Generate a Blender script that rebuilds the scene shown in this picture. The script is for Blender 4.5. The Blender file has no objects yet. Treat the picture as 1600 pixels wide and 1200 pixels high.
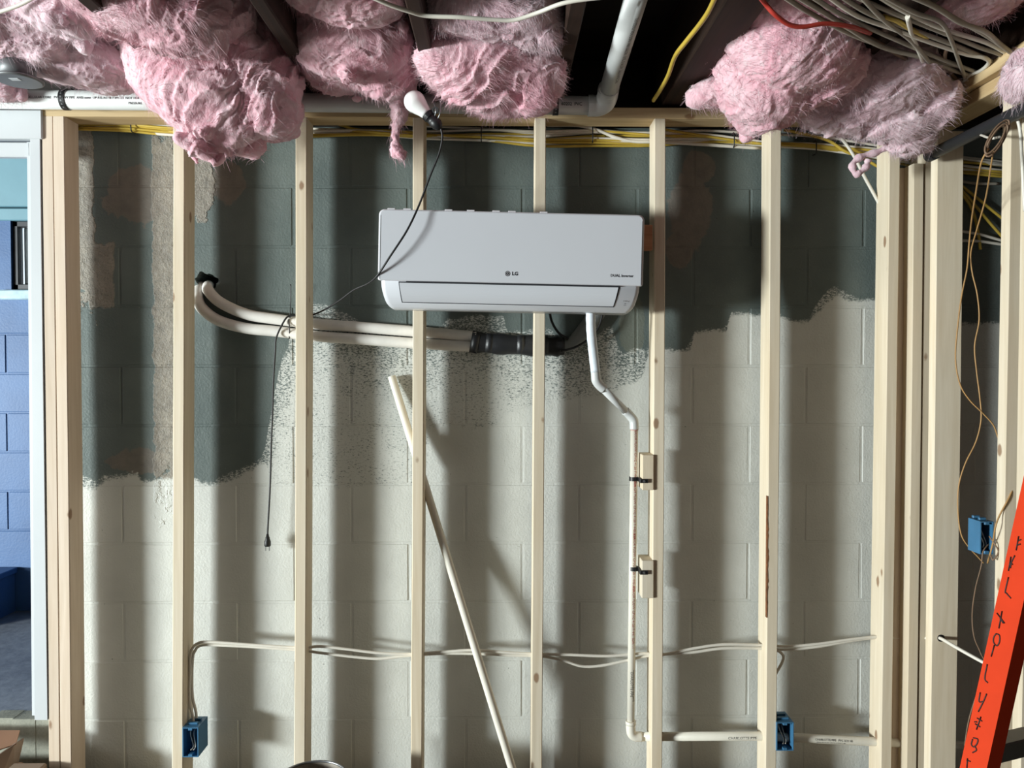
import bpy, math, random
import numpy as np
from mathutils import Vector, Matrix, Euler

# ------------------------------------------------------------------ camera, world, lights, exposure
SC = bpy.context.scene
COL = SC.collection
CAM_Z = 1.5
PITCH, YAW, F = 1.27, 0.7, 1200.0
cam = bpy.data.cameras.new('camera')
cam_ob = bpy.data.objects.new('camera', cam)
COL.objects.link(cam_ob)
cam.sensor_width = 36.0
cam.lens = 36.0 * F / 1600.0
cam.clip_start = 0.05
cam_ob.location = (0, 0, CAM_Z)
cam_ob.rotation_euler = (math.radians(90 - PITCH), 0, math.radians(-YAW))
SC.camera = cam_ob
SC.view_settings.view_transform = 'Standard'
SC.view_settings.look = 'None'
SC.view_settings.exposure = 0.0
SC.view_settings.gamma = 1.0
SC.view_settings.use_curve_mapping = False

world = bpy.data.worlds.new('world')
SC.world = world
world.use_nodes = True
bg = world.node_tree.nodes['Background']
bg.inputs[0].default_value = (1.0, 0.94, 0.87, 1)
bg.inputs[1].default_value = 0.048


def area(name, loc, target, sx, sy, power, col):
    l = bpy.data.lights.new(name, 'AREA')
    l.shape = 'RECTANGLE'
    l.size, l.size_y, l.energy, l.color = sx, sy, power, col
    o = bpy.data.objects.new(name, l)
    COL.objects.link(o)
    o.location = loc
    d = Vector(target) - Vector(loc)
    o.rotation_euler = d.to_track_quat('-Z', 'Z').to_euler()
    return o


area('daylight_opening', (-8.2, -1.7, 1.05), (0, 2.7, 1.3), 0.75, 1.6, 1330, (0.92, 1.0, 0.99))
area('left_grazing_fill', (-4.2, 1.7, 1.15), (0, 2.5, 1.4), 0.4, 1.3, 40, (1.0, 1.0, 0.95))  # added grazing lamp off to the left, brightens stud faces; no window built
area('room_fill', (1.2, -2.6, 1.6), (0.3, 2.7, 1.4), 1.8, 1.2, 4, (1.0, 0.9, 0.76))  # added warm fill behind the camera, stands in for room bounce
area('side_room_daylight', (-3.9, 3.0, 1.9), (-2.7, 4.0, 1.2), 0.5, 1.2, 1.5, (0.86, 0.95, 1.0))

RM = Euler(cam_ob.rotation_euler).to_matrix()
ORG = Vector((0, 0, CAM_Z))


def ray(px, py):
    return RM @ Vector(((px - 800) / F, -(py - 600) / F, -1))


def P(px, py, Y):
    d = ray(px, py)
    return ORG + d * (Y / d.y)


YF, YB, YW = 2.620, 2.709, 2.762      # stud front, stud back, block wall face
rnd = random.Random(7)

# ------------------------------------------------------------------ helpers


def tag(o, label=None, cat=None, group=None, kind=None):
    if label: o['label'] = label
    if cat: o['category'] = cat
    if group: o['group'] = group
    if kind: o['kind'] = kind
    return o


def empty(name, loc=(0, 0, 0), rot=(0, 0, 0)):
    o = bpy.data.objects.new(name, None)
    o.empty_display_size = 0.05
    COL.objects.link(o)
    o.location = loc
    o.rotation_euler = rot
    return o


def link(name, me, mat, parent=None):
    o = bpy.data.objects.new(name, me)
    COL.objects.link(o)
    if mat is not None and not me.materials:
        me.materials.append(mat)
    if parent is not None:
        o.parent = parent
        if parent.matrix_basis != Matrix.Identity(4) and parent.type == 'EMPTY' and not parent.get('_local'):
            o.matrix_parent_inverse = parent.matrix_basis.inverted()
    return o


class MB:
    def __init__(s):
        s.v, s.f, s.sm = [], [], []

    def add(s, vs, fs, smooth=False):
        n = len(s.v)
        s.v += [tuple(v) for v in vs]
        s.f += [tuple(i + n for i in f) for f in fs]
        s.sm += [smooth] * len(fs)
        return s

    def box(s, a, b, bev=0.0, M=None):
        (x0, y0, z0), (x1, y1, z1) = a, b
        x0, x1 = min(x0, x1), max(x0, x1)
        y0, y1 = min(y0, y1), max(y0, y1)
        z0, z1 = min(z0, z1), max(z0, z1)
        if bev <= 0:
            vs = [(x, y, z) for z in (z0, z1) for y in (y0, y1) for x in (x0, x1)]
            fs = [(0, 2, 3, 1), (4, 5, 7, 6), (0, 1, 5, 4), (2, 6, 7, 3), (0, 4, 6, 2), (1, 3, 7, 5)]
        else:
            e = min(bev, (x1 - x0) * .45, (y1 - y0) * .45, (z1 - z0) * .45)
            vs, idx = [], {}
            for ix in (0, 1):
                for iy in (0, 1):
                    for iz in (0, 1):
                        c = ((x0, x1)[ix], (y0, y1)[iy], (z0, z1)[iz])
                        sg = (1 - 2 * ix, 1 - 2 * iy, 1 - 2 * iz)
                        for ax in range(3):
                            idx[(ix, iy, iz, ax)] = len(vs)
                            vs.append(tuple(c[k] + (0 if k == ax else sg[k] * e) for k in range(3)))
            fs = []
            for ax in range(3):
                o1, o2 = [k for k in range(3) if k != ax]
                for sd in (0, 1):
                    loop = []
                    for (p, q) in ((0, 0), (1, 0), (1, 1), (0, 1)):
                        t = [0, 0, 0]; t[ax] = sd; t[o1] = p; t[o2] = q
                        loop.append(idx[(t[0], t[1], t[2], ax)])
                    fs.append(tuple(loop))
            for ax in range(3):
                o1, o2 = [k for k in range(3) if k != ax]
                for p in (0, 1):
                    for q in (0, 1):
                        t0 = [0, 0, 0]; t0[o1] = p; t0[o2] = q
                        t1 = list(t0); t1[ax] = 1
                        fs.append((idx[(*t0, o1)], idx[(*t1, o1)], idx[(*t1, o2)], idx[(*t0, o2)]))
            for ix in (0, 1):
                for iy in (0, 1):
                    for iz in (0, 1):
                        fs.append(tuple(idx[(ix, iy, iz, a)] for a in range(3)))
        if M is not None:
            vs = [tuple(M @ Vector(v)) for v in vs]
        return s.add(vs, fs)

    def tube(s, pts, r, n=8, caps=True, flat=1.0, ref=None):
        pts = [Vector(p) for p in pts]
        rs = r if isinstance(r, (list, tuple)) else [r] * len(pts)
        rings = []
        T0 = (pts[1] - pts[0]).normalized()
        up = Vector(ref) if ref else (Vector((0, 0, 1)) if abs(T0.z) < .9 else Vector((1, 0, 0)))
        nv = (up - T0 * up.dot(T0)).normalized()
        vs = []
        for i, p in enumerate(pts):
            if i == 0: T = pts[1] - pts[0]
            elif i == len(pts) - 1: T = pts[-1] - pts[-2]
            else: T = pts[i + 1] - pts[i - 1]
            T = T.normalized()
            nv = (nv - T * nv.dot(T))
            nv = nv.normalized() if nv.length > 1e-6 else T.orthogonal().normalized()
            bn = T.cross(nv)
            for k in range(n):
                a = 2 * math.pi * k / n
                vs.append(p + nv * (math.cos(a) * rs[i]) + bn * (math.sin(a) * rs[i] * flat))
        fs = []
        for i in range(len(pts) - 1):
            for k in range(n):
                k2 = (k + 1) % n
                fs.append((i * n + k, i * n + k2, (i + 1) * n + k2, (i + 1) * n + k))
        s.add(vs, fs, True)
        if caps:
            b = len(s.v) - len(vs)
            s.f.append(tuple(b + k for k in reversed(range(n)))); s.sm.append(False)
            e = b + (len(pts) - 1) * n
            s.f.append(tuple(e + k for k in range(n))); s.sm.append(False)
        return s

    def ring(s, c, axis, r0, r1, h, n=24):
        """hollow cylinder (tube with a wall) along axis"""
        axis = Vector(axis).normalized(); u = axis.orthogonal().normalized(); w = axis.cross(u)
        c = Vector(c); vs = []
        for (rr, hh) in ((r1, 0), (r1, h), (r0, h), (r0, 0)):
            for k in range(n):
                a = 2 * math.pi * k / n
                vs.append(c + axis * hh + (u * math.cos(a) + w * math.sin(a)) * rr)
        fs = []
        for q in range(4):
            q2 = (q + 1) % 4
            for k in range(n):
                k2 = (k + 1) % n
                fs.append((q * n + k, q * n + k2, q2 * n + k2, q2 * n + k))
        return s.add(vs, fs, False)

    def lathe(s, prof, c, axis, n=24, caps=True):
        axis = Vector(axis).normalized(); u = axis.orthogonal().normalized(); w = axis.cross(u)
        c = Vector(c); vs = []
        for (rr, hh) in prof:
            for k in range(n):
                a = 2 * math.pi * k / n
                vs.append(c + axis * hh + (u * math.cos(a) + w * math.sin(a)) * max(rr, 1e-4))
        fs = []
        m = len(prof)
        for q in range(m - 1):
            for k in range(n):
                k2 = (k + 1) % n
                fs.append((q * n + k, q * n + k2, (q + 1) * n + k2, (q + 1) * n + k))
        s.add(vs, fs, True)
        if caps:
            b = len(s.v) - len(vs)
            s.f.append(tuple(b + k for k in reversed(range(n)))); s.sm.append(False)
            s.f.append(tuple(b + (m - 1) * n + k for k in range(n))); s.sm.append(False)
        return s

    def mesh(s, name):
        me = bpy.data.meshes.new(name)
        me.from_pydata(s.v, [], s.f)
        me.polygons.foreach_set('use_smooth', s.sm)
        me.validate()
        me.update()
        import bmesh
        bm = bmesh.new(); bm.from_mesh(me)
        bmesh.ops.recalc_face_normals(bm, faces=bm.faces)
        bm.to_mesh(me); bm.free()
        return me

    def build(s, name, mat, parent=None):
        return link(name, s.mesh(name), mat, parent)


def spline(pts, sub=8):
    """Catmull-Rom through points"""
    pts = [Vector(p) for p in pts]
    if len(pts) == 2: return pts
    out = []
    for i in range(len(pts) - 1):
        p0 = pts[i - 1] if i else pts[0] * 2 - pts[1]
        p1, p2 = pts[i], pts[i + 1]
        p3 = pts[i + 2] if i + 2 < len(pts) else pts[-1] * 2 - pts[-2]
        for k in range(sub):
            t = k / sub
            out.append(0.5 * ((2 * p1) + (p2 - p0) * t + (2 * p0 - 5 * p1 + 4 * p2 - p3) * t * t + (3 * p1 - p0 - 3 * p2 + p3) * t ** 3))
    out.append(pts[-1])
    return out


def pxs(lst, Y=None, sub=8):
    return spline([P(q[0], q[1], q[2] if len(q) > 2 else Y) for q in lst], sub)


def text_mesh(body, size, offset=0.0, align='CENTER', space=1.0):
    cu = bpy.data.curves.new('lettering', 'FONT')
    cu.body = body; cu.size = size; cu.offset = offset
    cu.align_x = align; cu.align_y = 'CENTER'; cu.space_character = space
    cu.resolution_u = 2
    o = bpy.data.objects.new('lettering', cu)
    COL.objects.link(o)
    bpy.context.view_layer.update()
    dg = bpy.context.evaluated_depsgraph_get()
    me = bpy.data.meshes.new_from_object(o.evaluated_get(dg))
    bpy.data.objects.remove(o); bpy.data.curves.remove(cu)
    me.materials.clear()
    return me


def pipe_text(body, size, c, axis, face, r, mat, parent, offset=0.0, space=1.0):
    """print wrapped on a pipe of radius r; axis = reading direction; face = outward direction at the text's centre line"""
    me = text_mesh(body, size, offset, space=space)
    axis = Vector(axis).normalized(); face = Vector(face)
    face = (face - axis * face.dot(axis)).normalized()
    upv = face.cross(axis)
    c = Vector(c)
    for v in me.vertices:
        a = v.co.y / r
        v.co = c + axis * v.co.x + (face * math.cos(a) + upv * math.sin(a)) * (r + 0.0005)
    me.update()
    return link('lettering', me, mat, parent)


# ------------------------------------------------------------------ materials
class G:
    """small node-graph helper"""
    def __init__(s, name):
        s.m = bpy.data.materials.new(name); s.m.use_nodes = True
        s.t = s.m.node_tree; s.n = s.t.nodes
        s.b = s.n['Principled BSDF']

    def put(s, sock, v):
        if isinstance(v, bpy.types.NodeSocket): s.t.links.new(v, sock)
        elif v is not None:
            try: sock.default_value = v
            except Exception: sock.default_value = (v, v, v)

    def math(s, op, a, b=None, c=None, clamp=False):
        n = s.n.new('ShaderNodeMath'); n.operation = op; n.use_clamp = clamp
        s.put(n.inputs[0], a)
        if b is not None: s.put(n.inputs[1], b)
        if c is not None: s.put(n.inputs[2], c)
        return n.outputs[0]

    def vmath(s, op, a, b=None):
        n = s.n.new('ShaderNodeVectorMath'); n.operation = op
        s.put(n.inputs[0], a)
        if b is not None: s.put(n.inputs[1], b)
        return n.outputs[0]

    def ss(s, x, a, b):
        n = s.n.new('ShaderNodeMapRange'); n.interpolation_type = 'SMOOTHSTEP'
        s.put(n.inputs[0], x); s.put(n.inputs[1], a); s.put(n.inputs[2], b)
        n.inputs[3].default_value = 0; n.inputs[4].default_value = 1
        return n.outputs[0]

    def lin(s, x, a, b, c=0.0, d=1.0):
        n = s.n.new('ShaderNodeMapRange')
        s.put(n.inputs[0], x); s.put(n.inputs[1], a); s.put(n.inputs[2], b)
        s.put(n.inputs[3], c); s.put(n.inputs[4], d)
        return n.outputs[0]

    def noise(s, vec, scale, detail=3, rough=.55, dist=0.0):
        n = s.n.new('ShaderNodeTexNoise')
        s.put(n.inputs['Vector'], vec)
        n.inputs['Scale'].default_value = scale; n.inputs['Detail'].default_value = detail
        n.inputs['Roughness'].default_value = rough; n.inputs['Distortion'].default_value = dist
        return n.outputs[0]

    def mix(s, f, a, b):
        n = s.n.new('ShaderNodeMix'); n.data_type = 'RGBA'
        s.put(n.inputs[0], f)
        for k, v in ((6, a), (7, b)):
            if isinstance(v, bpy.types.NodeSocket): s.t.links.new(v, n.inputs[k])
            else: n.inputs[k].default_value = (v[0], v[1], v[2], 1)
        return n.outputs[2]

    def pos(s):
        return s.n.new('ShaderNodeNewGeometry').outputs['Position']

    def obj(s):
        return s.n.new('ShaderNodeTexCoord').outputs['Object']

    def rand(s):
        return s.n.new('ShaderNodeObjectInfo').outputs['Random']

    def sep(s, v):
        n = s.n.new('ShaderNodeSeparateXYZ'); s.t.links.new(v, n.inputs[0]); return n.outputs

    def comb(s, x, y, z):
        n = s.n.new('ShaderNodeCombineXYZ')
        for k, v in enumerate((x, y, z)): s.put(n.inputs[k], v)
        return n.outputs[0]

    def scale(s, v, sc):
        return s.vmath('MULTIPLY', v, sc)

    def bump(s, h, strength=.3, dist=.005):
        n = s.n.new('ShaderNodeBump'); s.t.links.new(h, n.inputs['Height'])
        n.inputs['Strength'].default_value = strength; n.inputs['Distance'].default_value = dist
        s.t.links.new(n.outputs[0], s.b.inputs['Normal'])

    def curve(s, x, pts):
        """piecewise-linear lookup; x and values are 0..1"""
        n = s.n.new('ShaderNodeFloatCurve')
        s.put(n.inputs['Value'], x)
        cv = n.mapping.curves[0]
        while len(cv.points) > 2: cv.points.remove(cv.points[1])
        cv.points[0].location = pts[0]; cv.points[-1].location = pts[-1]
        for p in pts[1:-1]: cv.points.new(*p)
        for p in cv.points: p.handle_type = 'VECTOR'
        n.mapping.update()
        return n.outputs[0]

    def out(s, col=None, rough=.6, metal=0.0, spec=.5):
        s.put(s.b.inputs['Base Color'], col if isinstance(col, bpy.types.NodeSocket) else (*col, 1))
        s.put(s.b.inputs['Roughness'], rough)
        s.b.inputs['Metallic'].default_value = metal
        s.b.inputs['Specular IOR Level'].default_value = spec
        return s.m


def srgb(r, g, b):
    return tuple((c / 255 / 12.92 if c / 255 <= .04045 else ((c / 255 + .055) / 1.055) ** 2.4) for c in (r, g, b))


def plain(name, col, rough=.5, metal=0.0, var=.08, scale=12.0, bump=0.0, spec=.5):
    g = G(name)
    nz = g.noise(g.obj(), scale, 3)
    c = g.mix(g.lin(nz, .3, .7), tuple(k * (1 - var) for k in col), tuple(min(1, k * (1 + var)) for k in col))
    if bump: g.bump(nz, bump, .004)
    return g.out(c, rough, metal, spec)


def wood_mat(name, base, dark, knot=(0.22, 0.11, 0.05), axis='z', knots=True, var=.12, rough=.7):
    g = G(name)
    o = g.obj(); r = g.rand()
    off = g.comb(g.math('MULTIPLY', r, 17.3), g.math('MULTIPLY', r, 9.1), g.math('MULTIPLY', r, 31.7))
    p = g.vmath('ADD', o, off)
    st = {'z': (1, 1, .05), 'x': (.05, 1, 1), 'y': (1, .05, 1)}[axis]
    # knots warp the grain
    vo = g.n.new('ShaderNodeTexVoronoi')
    kst = {'z': (11, 11, 5.5), 'x': (5.5, 11, 11), 'y': (11, 5.5, 11)}[axis]
    g.put(vo.inputs['Vector'], g.scale(p, kst)); vo.inputs['Scale'].default_value = 1.0
    kd = vo.outputs['Distance']
    g1 = g.noise(g.scale(p, st), 90, 3, .6, .6)
    g2 = g.noise(g.scale(p, st), 22, 2, .5, 1.2)
    t = g.math('ADD', g.math('MULTIPLY', g1, .45), g.math('MULTIPLY', g2, .75))
    t = g.lin(t, .35, .85)
    c = g.mix(t, base, dark)
    tint = g.lin(r, 0, 1, 1 - var, 1 + var * .4)
    c = g.mix(g.noise(p, 2.0, 2), c, g.scale(c, (1.08, .98, .86)))
    c = g.scale(c, g.comb(tint, tint, tint))
    if knots:
        wob = g.math('ADD', kd, g.math('MULTIPLY', g.noise(p, 60, 2), .05))
        k = g.ss(wob, .155, .10)
        sel = g.math('GREATER_THAN', g.sep(vo.outputs['Color'])[0], .3)
        c = g.mix(g.math('MULTIPLY', g.math('MULTIPLY', k, sel), .8), c, knot)
    g.bump(g1, .12, .002)
    return g.out(c, rough, 0, .3)


M = {}
M['stud'] = wood_mat('pine_stud', srgb(224, 216, 200), srgb(204, 192, 170))
M['stud_pink'] = wood_mat('pinkish_pine', srgb(228, 216, 203), srgb(206, 190, 172))
M['plate'] = wood_mat('pine_plate', srgb(205, 186, 150), srgb(170, 146, 110), axis='x')
M['plate_y'] = wood_mat('pine_plate_side', srgb(205, 186, 150), srgb(170, 146, 110), axis='y')
M['board'] = wood_mat('reddish_board', srgb(196, 150, 118), srgb(166, 116, 86), axis='x', knots=False)
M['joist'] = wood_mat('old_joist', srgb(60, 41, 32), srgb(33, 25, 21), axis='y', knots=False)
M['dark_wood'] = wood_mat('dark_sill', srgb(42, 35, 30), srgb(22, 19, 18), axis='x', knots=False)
M['bark'] = plain('bark', srgb(120, 78, 48), .9, var=.45, scale=60, bump=.6)
M['pvc'] = plain('white_pvc', srgb(200, 202, 201), .32, var=.03)
M['pvc_warm'] = plain('aged_white_pvc', srgb(226, 220, 206), .38, var=.04)
M['ink'] = plain('grey_print_ink', srgb(70, 70, 72), .7, var=.05)
M['ink_red'] = plain('red_print_ink', srgb(176, 90, 78), .7, var=.05)
M['black'] = plain('black_plastic', srgb(26, 26, 28), .45, var=.1)
M['rubber'] = plain('black_rubber_cord', srgb(20, 20, 22), .5, var=.1)
M['tape'] = plain('black_tape', srgb(30, 31, 34), .42, var=.15, scale=30, bump=.4)
M['greytape'] = plain('grey_wrap', srgb(122, 124, 122), .6, var=.12, scale=20, bump=.3)
M['foam'] = plain('white_foam_sleeve', srgb(224, 220, 214), .7, var=.05, scale=25, bump=.25)
M['sleeve'] = plain('pale_wrapped_hose', srgb(214, 222, 230), .5, var=.06, scale=30, bump=.35)
M['romex_y'] = plain('yellow_sheath', srgb(190, 162, 66), .45, var=.12, scale=8)
M['romex_w'] = plain('white_sheath', srgb(222, 216, 204), .45, var=.06, scale=8)
M['cable_g'] = plain('dusty_grey_sheath', srgb(158, 150, 138), .6, var=.12, scale=14)
M['wire_o'] = plain('tan_wire', srgb(168, 130, 82), .55, var=.12)
M['wire_b'] = plain('brown_wire', srgb(120, 96, 76), .55, var=.15)
M['red_cable'] = plain('red_sheath', srgb(176, 54, 44), .5, var=.1)
M['ac'] = plain('white_unit_plastic', srgb(206, 208, 214), .28, var=.015, scale=3)
M['ac_dark'] = plain('unit_gap_shade', srgb(36, 38, 44), .6, var=.05)  # near-black colour imitating the shade inside the unit's gaps
M['ac_ink'] = plain('unit_ink', srgb(40, 40, 46), .5, var=.05)
M['chrome_line'] = plain('silver_edge', srgb(205, 202, 206), .25, var=.03)
M['blue_box'] = plain('blue_plastic', srgb(62, 112, 148), .4, var=.12)
M['copper'] = plain('bare_wire', srgb(180, 170, 160), .4, .4)
M['white_trim'] = plain('white_paint_trim', srgb(198, 202, 205), .4, var=.02, scale=6)
M['steel'] = plain('galvanised', srgb(150, 152, 155), .35, .85, var=.1, scale=40)
M['iron'] = plain('black_iron', srgb(44, 46, 50), .5, .2, var=.2, scale=10)
M['greybox'] = plain('grey_box_metal', srgb(116, 118, 120), .5, .3, var=.1)
M['bulb'] = plain('white_bulb', srgb(240, 240, 238), .22, var=.01)
M['teal'] = plain('teal_paint', srgb(100, 140, 154), .5, var=.04)
M['cardboard'] = plain('cardboard', srgb(150, 112, 86), .85, var=.1, scale=6)
M['cardboard_in'] = plain('cardboard_inner', srgb(150, 130, 112), .85, var=.1, scale=6)
M['orange'] = plain('orange_fibreglass', srgb(200, 56, 20), .65, var=.06, scale=10, spec=.15)
M['ladder_step'] = plain('aluminium_step', srgb(120, 116, 110), .45, .6, var=.1)
M['marker'] = plain('black_marker', srgb(40, 14, 12), .6)
M['steel_rim'] = plain('worn_metal', srgb(150, 142, 132), .4, .5, var=.3, scale=18)


def glass_mat():
    g = G('window_glass')
    g.b.inputs['Transmission Weight'].default_value = 1.0
    return g.out((.9, .95, .95), .02)


M['glass'] = glass_mat()


def sky_card():
    g = G('daylight_outside')
    g.b.inputs['Emission Color'].default_value = (.86, .95, 1, 1)
    g.b.inputs['Emission Strength'].default_value = 1.3
    return g.out((.6, .65, .68), .8)


def concrete(name, a, b, scale=3.0, rough=.75):
    g = G(name); p = g.pos()
    n1 = g.noise(p, scale, 5, .6, .4); n2 = g.noise(p, scale * 14, 3)
    c = g.mix(g.lin(g.math('ADD', g.math('MULTIPLY', n1, .8), g.math('MULTIPLY', n2, .3)), .35, .75), a, b)
    g.bump(n2, .3, .004)
    return g.out(c, rough)


M['floor'] = concrete('concrete_floor', srgb(96, 92, 86), srgb(140, 134, 124))
M['floor_blue'] = concrete('worn_concrete', srgb(92, 96, 104), srgb(152, 158, 166), 2.2, .45)
M['curb'] = concrete('old_concrete', srgb(112, 114, 104), srgb(158, 158, 144), 9)
M['mortar'] = None


def blue_block():
    g = G('blue_paint'); p = g.pos()
    n = g.noise(p, 4, 3); n2 = g.noise(p, 90, 2)
    c = g.mix(g.lin(n, .3, .7), srgb(48, 84, 130), srgb(60, 98, 146))
    g.bump(n2, .25, .003)
    return g.out(c, .55)


M['blue'] = blue_block()
M['blue_sill'] = plain('chipped_blue_sill', srgb(170, 196, 208), .6, var=.2, scale=18, bump=.3)

# painted block wall: dark old paint, white rolled up to a ragged line, bare plaster patches
X0W, X1W, Z0W, Z1W = -1.9, 2.3, 0.0, 2.6


def wall_pts(lst):
    out, last = [], -1
    for (px, py) in lst:
        w = P(px, py, YW)
        u = (w.x - X0W) / (X1W - X0W); v = (w.z - Z0W) / (Z1W - Z0W)
        if u <= last: u = last + .0006
        last = u
        out.append((min(max(u, 0), 1), min(max(v, 0), 1)))
    out = [(0.0, out[0][1])] + [q for q in out if 0 < q[0] < 1] + [(1.0, out[-1][1])]
    return out


SOLID = [(100, 757), (150, 764), (160, 752), (205, 743), (218, 742), (221, 752), (268, 748), (306, 748), (312, 757), (335, 757), (372, 748), (400, 728), (421, 722),
         (424, 757), (470, 760), (560, 758), (650, 757), (668, 740), (672, 665), (770, 668), (800, 640), (850, 628), (905, 622), (960, 610), (1005, 590), (1012, 548), (1078, 548), (1084, 520),
         (1136, 516), (1141, 492), (1190, 492), (1222, 494), (1236, 504), (1262, 503), (1281, 485), (1296, 470), (1306, 462), (1330, 468), (1350, 470), (1372, 469), (1400, 470),
         (1490, 506), (1640, 508)]
TOPP = [(100, 735), (150, 752), (160, 745), (205, 738), (219, 740), (222, 750), (268, 745), (306, 746), (312, 755), (335, 750), (360, 738), (400, 722), (412, 712),
        (424, 640), (440, 560), (455, 532), (459, 486), (487, 474), (512, 476), (540, 492), (572, 506), (640, 510), (664, 520), (692, 510), (698, 500), (735, 494), (788, 495), (793, 520),
        (836, 513), (864, 514), (868, 532), (930, 530), (946, 512), (958, 512), (968, 553), (988, 546), (1012, 545), (1076, 546), (1082, 518), (1134, 513), (1140, 489), (1190, 489),
        (1222, 492), (1240, 503), (1262, 500), (1280, 470), (1297, 452), (1306, 450), (1330, 462), (1350, 469), (1372, 467), (1400, 468), (1490, 504), (1640, 505)]


def wall_paint():
    g = G('rolled_wall_paint'); p = g.pos(); x, y, z = g.sep(p)
    u = g.lin(x, X0W, X1W); v = g.lin(z, Z0W, Z1W)
    fine = g.noise(p, 130, 2, .6)
    mid = g.noise(p, 24, 3, .6)
    broad = g.noise(p, 5, 3, .55)
    sp = g.noise(g.scale(p, (.8, .8, 1.7)), 120, 5, .8)
    jag = g.math('MULTIPLY_ADD', mid, .03, -.015)
    jag = g.math('MULTIPLY_ADD', g.math('SUBTRACT', fine, .5), .03, jag)
    vj = g.math('MULTIPLY_ADD', jag, .35, v)
    s1 = g.curve(u, wall_pts(SOLID)); s2 = g.curve(u, wall_pts(TOPP))
    solid = g.ss(g.math('SUBTRACT', s1, vj), -.003, .003)
    inside = g.ss(g.math('SUBTRACT', s2, vj), -.002, .002)
    depth = g.lin(g.math('SUBTRACT', s2, v), 0, .11, .52, .40)          # thinner roller load towards the top of the stroke
    depth = g.math('MULTIPLY_ADD', g.math('SUBTRACT', mid, .5), .16, depth)
    speck = g.math('MULTIPLY', inside, g.ss(g.math('SUBTRACT', sp, depth), -.05, .06))
    white = g.math('MAXIMUM', solid, speck)
    pin = g.ss(g.noise(p, 75, 2, .5), .76, .80)                          # pinholes in the block face
    white = g.math('MULTIPLY', white, g.math('SUBTRACT', 1, g.math('MULTIPLY', pin, .75)))
    dark = g.mix(g.lin(broad, .3, .7), srgb(87, 97, 95), srgb(103, 112, 109))
    dark = g.mix(g.math('MULTIPLY', g.ss(fine, .62, .8), .35), dark, srgb(140, 150, 146))
    dark = g.mix(pin, dark, srgb(50, 54, 52))
    tan = g.mix(g.lin(mid, .3, .7), srgb(128, 121, 112), srgb(152, 144, 132))
    tan = g.mix(g.math('MULTIPLY', g.ss(g.noise(p, 150, 4, .75), .5, .66), .6), tan, srgb(92, 90, 84))
    smooth_tan = g.mix(g.lin(mid, .3, .7), srgb(112, 103, 95), srgb(132, 121, 111))

    def patch(cx, cy, rx, ry, soft=.35, hard=True):
        c = P(cx, cy, YW); k = YW / F
        dx = g.math('DIVIDE', g.math('SUBTRACT', x, c.x), rx * k); dz = g.math('DIVIDE', g.math('SUBTRACT', z, c.z), ry * k)
        if hard == 'box':
            d = g.math('MAXIMUM', g.math('ABSOLUTE', dx), g.math('ABSOLUTE', dz))
        else:
            d = g.math('SQRT', g.math('ADD', g.math('POWER', g.math('ABSOLUTE', dx), 2.0), g.math('POWER', g.math('ABSOLUTE', dz), 2.0)))
        d = g.math('ADD', d, g.math('MULTIPLY', g.math('SUBTRACT', g.noise(p, 16, 4, .65), .5), soft * 2.4))
        return g.ss(d, 1.04, .94)

    def union(l):
        a = l[0]
        for q in l[1:]: a = g.math('MAXIMUM', a, q)
        return a
    rough = union([patch(256, 480, 17, 300, .5, 'box'), patch(128, 330, 18, 150, .6, 'box'), patch(158, 432, 20, 50, .3, 'box'), patch(312, 290, 22, 55, .6)])
    flat = union([patch(215, 305, 55, 45, .5), patch(355, 285, 26, 34, .4), patch(1092, 262, 26, 28, .3), patch(1078, 330, 34, 62, .35), patch(1062, 390, 22, 30, .35), patch(215, 720, 45, 20, .5)])
    yel = union([patch(988, 510, 20, 48, .35), patch(640, 600, 26, 55, .5)])
    c = g.mix(g.math('MULTIPLY', flat, .72), dark, smooth_tan)
    c = g.mix(g.math('MULTIPLY', rough, .9), c, tan)
    c = g.mix(g.math('MULTIPLY', yel, .2), c, srgb(140, 132, 104))
    wcol = g.mix(g.lin(broad, .3, .7), srgb(196, 197, 192), srgb(207, 208, 203))
    c = g.mix(white, c, wcol)
    h = g.math('ADD', g.math('MULTIPLY', fine, .5), g.math('MULTIPLY', mid, .6))
    h = g.math('ADD', h, g.math('MULTIPLY', g.math('MULTIPLY', rough, g.noise(p, 45, 4, .7)), 2.0))
    h = g.math('SUBTRACT', h, g.math('MULTIPLY', pin, 1.2))
    g.bump(h, .55, .005)
    return g.out(c, .6, 0, .35)


M['wall'] = wall_paint()


def pink_fibre(name, a, b, cdirt):
    g = G(name); p = g.pos()
    n1 = g.noise(p, 9, 4, .6, .8); n2 = g.noise(g.scale(p, (1, .5, .6)), 70, 4, .7, .6)
    c = g.mix(g.lin(n1, .32, .68), a, b)
    c = g.mix(g.math('MULTIPLY', g.ss(n2, .52, .72), .55), c, cdirt)
    g.b.inputs['Subsurface Weight'].default_value = .25
    g.b.inputs['Subsurface Radius'].default_value = (.02, .010, .010)
    g.b.inputs['Subsurface Scale'].default_value = .5
    g.b.inputs['Sheen Weight'].default_value = .3
    g.bump(n2, .55, .006)
    return g.out(c, 1.0, 0, .1)


M['pink'] = pink_fibre('pink_fibreglass', srgb(218, 162, 175), srgb(226, 194, 201), srgb(234, 220, 222))
M['pink_grey'] = pink_fibre('greyish_pink_fibreglass', srgb(206, 172, 182), srgb(220, 196, 203), srgb(228, 216, 219))

# ------------------------------------------------------------------ setting: floors, block walls, sill, ceiling
tag(MB().box((-6, -6, -.1), (4, 2.78, 0)).build('floor', M['floor']), kind='structure')
tag(MB().box((-5.0, 2.78, .10), (-1.3, 4.3, .232)).build('floor_side_room', M['floor_blue']), kind='structure')
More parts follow.
